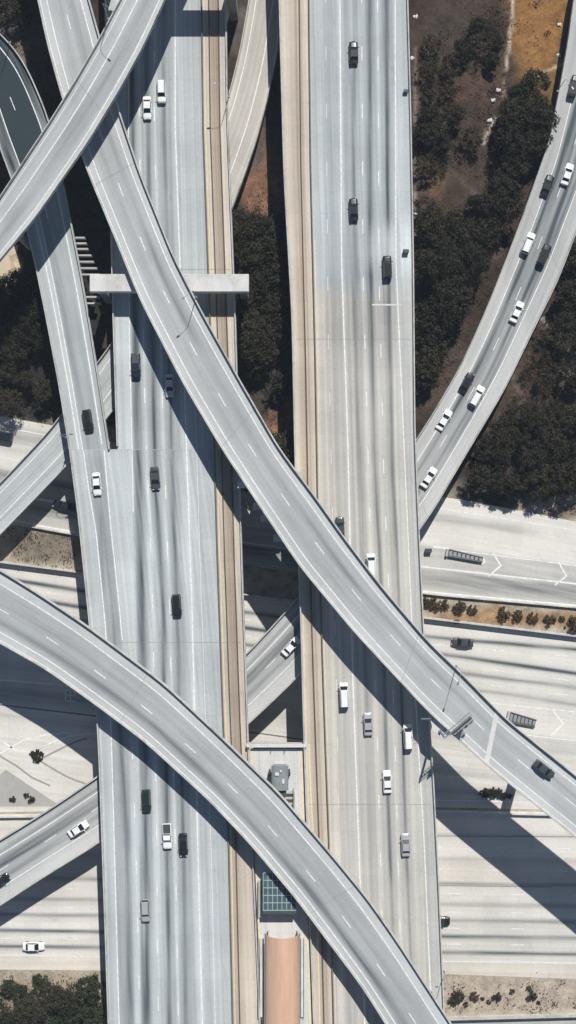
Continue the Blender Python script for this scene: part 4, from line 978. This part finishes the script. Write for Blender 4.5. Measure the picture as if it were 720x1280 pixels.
scatter([(-20,1236),(30,1240),(44,1262),(50,1330),(-20,1330)],10,18,['green:1','dark:1','dark:2'],.65,.95,'dark tree in the group in the bottom left corner','tree','dark trees in the bottom left corner',13)
scatter([(304,556),(372,556),(376,612),(306,608)],9,15,D4,1.0,1.3,'added tall dark tree that shades the gap below the diagonal flyover','tree','added shade trees in the gap below the diagonal flyover',21)  # trees added to darken and shade the ground between the viaducts
place('green:1',50,1230,.62,'small round green tree between the two bottom left groups','tree',None)
place('green:0',12,1232,.55,'small green tree at the left frame edge above the corner group','tree',None)
for i,(x,y,s_) in enumerate(((531,753,1.0),(544,755,1.15),(556,756,.95),(575,760,1.2),(591,762,.9),(630,767,1.3),(648,770,1.05),(667,772,1.0),(688,775,1.1),(703,774,.6),(717,780,1.4))):
    place('dry:%d'%(i%3),x,y,s_,'round brownish bush in the row on the orange dirt strip','bush','bushes in the row on the dirt strip')
place('dshrub:0',570,1246,1.35,'largest dark bush on the bottom right dirt strip, nearest the viaduct','bush',None)
for i,(x,y,s_) in enumerate(((594,1246,.85),(622,1247,.85),(641,1241,.5),(666,1246,.95),(583,1257,.5),(674,1255,.4),(662,1237,.5),(604,1250,.4),(612,1254,.45))):
    place('dshrub:1' if i%2 else 'dry:1',x,y,s_,'small bush on the dirt strip at bottom right','bush','small bushes on the bottom right dirt strip')
for i,(x,y,s_) in enumerate(((40,943,.6),(46,941,.6),(51,943,.5),(43,948,.6),(49,949,.55),(46,953,.4))):
    place('dshrub:1',x,y,s_,'small dark bush in the cluster on the pale paving at left','bush','dark bush cluster on the pale paving at left')
for i,(x,y,s_,l) in enumerate(((15,1000,.6,'small dark bush at left on the grey triangular gore'),(32,995,.55,'middle dark bush on the grey triangular gore'),(39,1000,.65,'small dark bush at right on the grey triangular gore'))):
    place('dshrub:1',x,y,s_,l,'bush',None)
for i,(x,y,s_) in enumerate(((606,992,.9),(614,990,1.1),(622,991,1.0),(630,995,.7),(638,996,.5))):
    place('dshrub:0',x,y,s_,'dark bush in the row at the edge of the big flyover shadow','bush','dark bushes on the median by the big shadow')
# low scrub and litter covering the wild ground
def ground_cover():
    rng=np.random.default_rng(5); mb=MB()
    zones=[([(519,-20),(640,-20),(634,100),(640,120),(640,330),(600,400),(560,480),(519,540)],9000),([(600,560),(640,480),(690,380),(740,330),(740,640),(590,610)],6000),([(296,260),(352,200),(372,560),(330,520),(298,450)],3500),
           ([(0,350),(60,360),(80,520),(0,520)],2500),([(0,-20),(60,-20),(70,160),(100,260),(60,260),(20,60)],2500),([(648,-20),(706,-20),(690,100),(648,100)],260),([(0,1222),(120,1222),(120,1290),(0,1290)],1500),([(560,1222),(730,1226),(730,1266),(560,1266)],500),([(0,657),(90,672),(95,705),(0,698)],500)]
    for poly,n in zones:
        xs=[p[0] for p in poly]; ys_=[p[1] for p in poly]; k=0
        while k<n:
            cx=rng.uniform(min(xs),max(xs)); cy=rng.uniform(min(ys_),max(ys_)); 
            if not inpoly((cx,cy),poly): k+=3; continue
            m=int(rng.integers(6,34)); cr=rng.uniform(.3,1.6); X,Y,_=P(cx,cy,0)
            for _ in range(m):
                p=np.array([X,Y,.1])+rng.normal(size=3)*np.array([cr,cr,.18]); p[2]=abs(p[2])+.05
                n_=rng.normal(size=3)+np.array([0,0,1.2]); n_/=np.linalg.norm(n_); t_=np.cross(n_,rng.normal(size=3)); t_/=np.linalg.norm(t_); b_=np.cross(n_,t_); s_=rng.uniform(.08,.26)
                mb.add([p-t_*s_,p-b_*s_*.6,p+t_*s_,p+b_*s_*.6],[(0,1,2,3)])
            k+=m
    o=mb.build('scrub_cover',LEAF_B); tag(o,'low dry scrub and weeds over the brown ground','scrub',kind='stuff')
ground_cover()
# protos that were never placed do not exist: every prototype is the first placed copy
def boulder(px,py,r,seed,lab):
    rng=random.Random(seed); bm=bmesh.new(); bmesh.ops.create_icosphere(bm,subdivisions=2,radius=r)
    for v in bm.verts:
        k=1+.22*math.sin(v.co.x*5/r+seed)+.15*rng.uniform(-1,1); v.co=Vector((v.co.x*k*1.2,v.co.y*k,v.co.z*k*.6))
    me=bpy.data.meshes.new('rock'); bm.to_mesh(me); bm.free(); me.materials.append(M['cap'])
    o=bpy.data.objects.new('rock',me); COL.objects.link(o); o.location=(*P(px,py,.5)[:2],r*.3); tag(o,lab,'rock','pale rocks on the brown ground')
for i,(x,y,r) in enumerate(((520,20,.5),(535,67,.45),(515,72,.5),(534,179,.5),(623,112,.45),(617,125,.45),(613,150,.5),(630,223,.7),(622,228,.5),(618,233,.45),(517,268,.6),(518,220,.4),(700,30,.4),(699,68,.4),(647,258,.35))):
    boulder(x,y,r,i,'small pale rock lying on the brown ground right of the right viaduct')

# thin dry air between the drone and the ground
hz=MB(); hz.box((0,0,138),(6400,6400,282)); hm=bpy.data.materials.new('haze'); hm.use_nodes=True; ht=hm.node_tree; ht.nodes.clear()
ho=ht.nodes.new('ShaderNodeOutputMaterial'); hv=ht.nodes.new('ShaderNodeVolumePrincipled'); hv.inputs['Density'].default_value=.00013; hv.inputs['Color'].default_value=(.68,.84,1,1); hv.inputs['Anisotropy'].default_value=.0
ht.links.new(hv.outputs[0],ho.inputs['Volume']); h_=hz.build('haze',hm); tag(h_,kind='stuff')
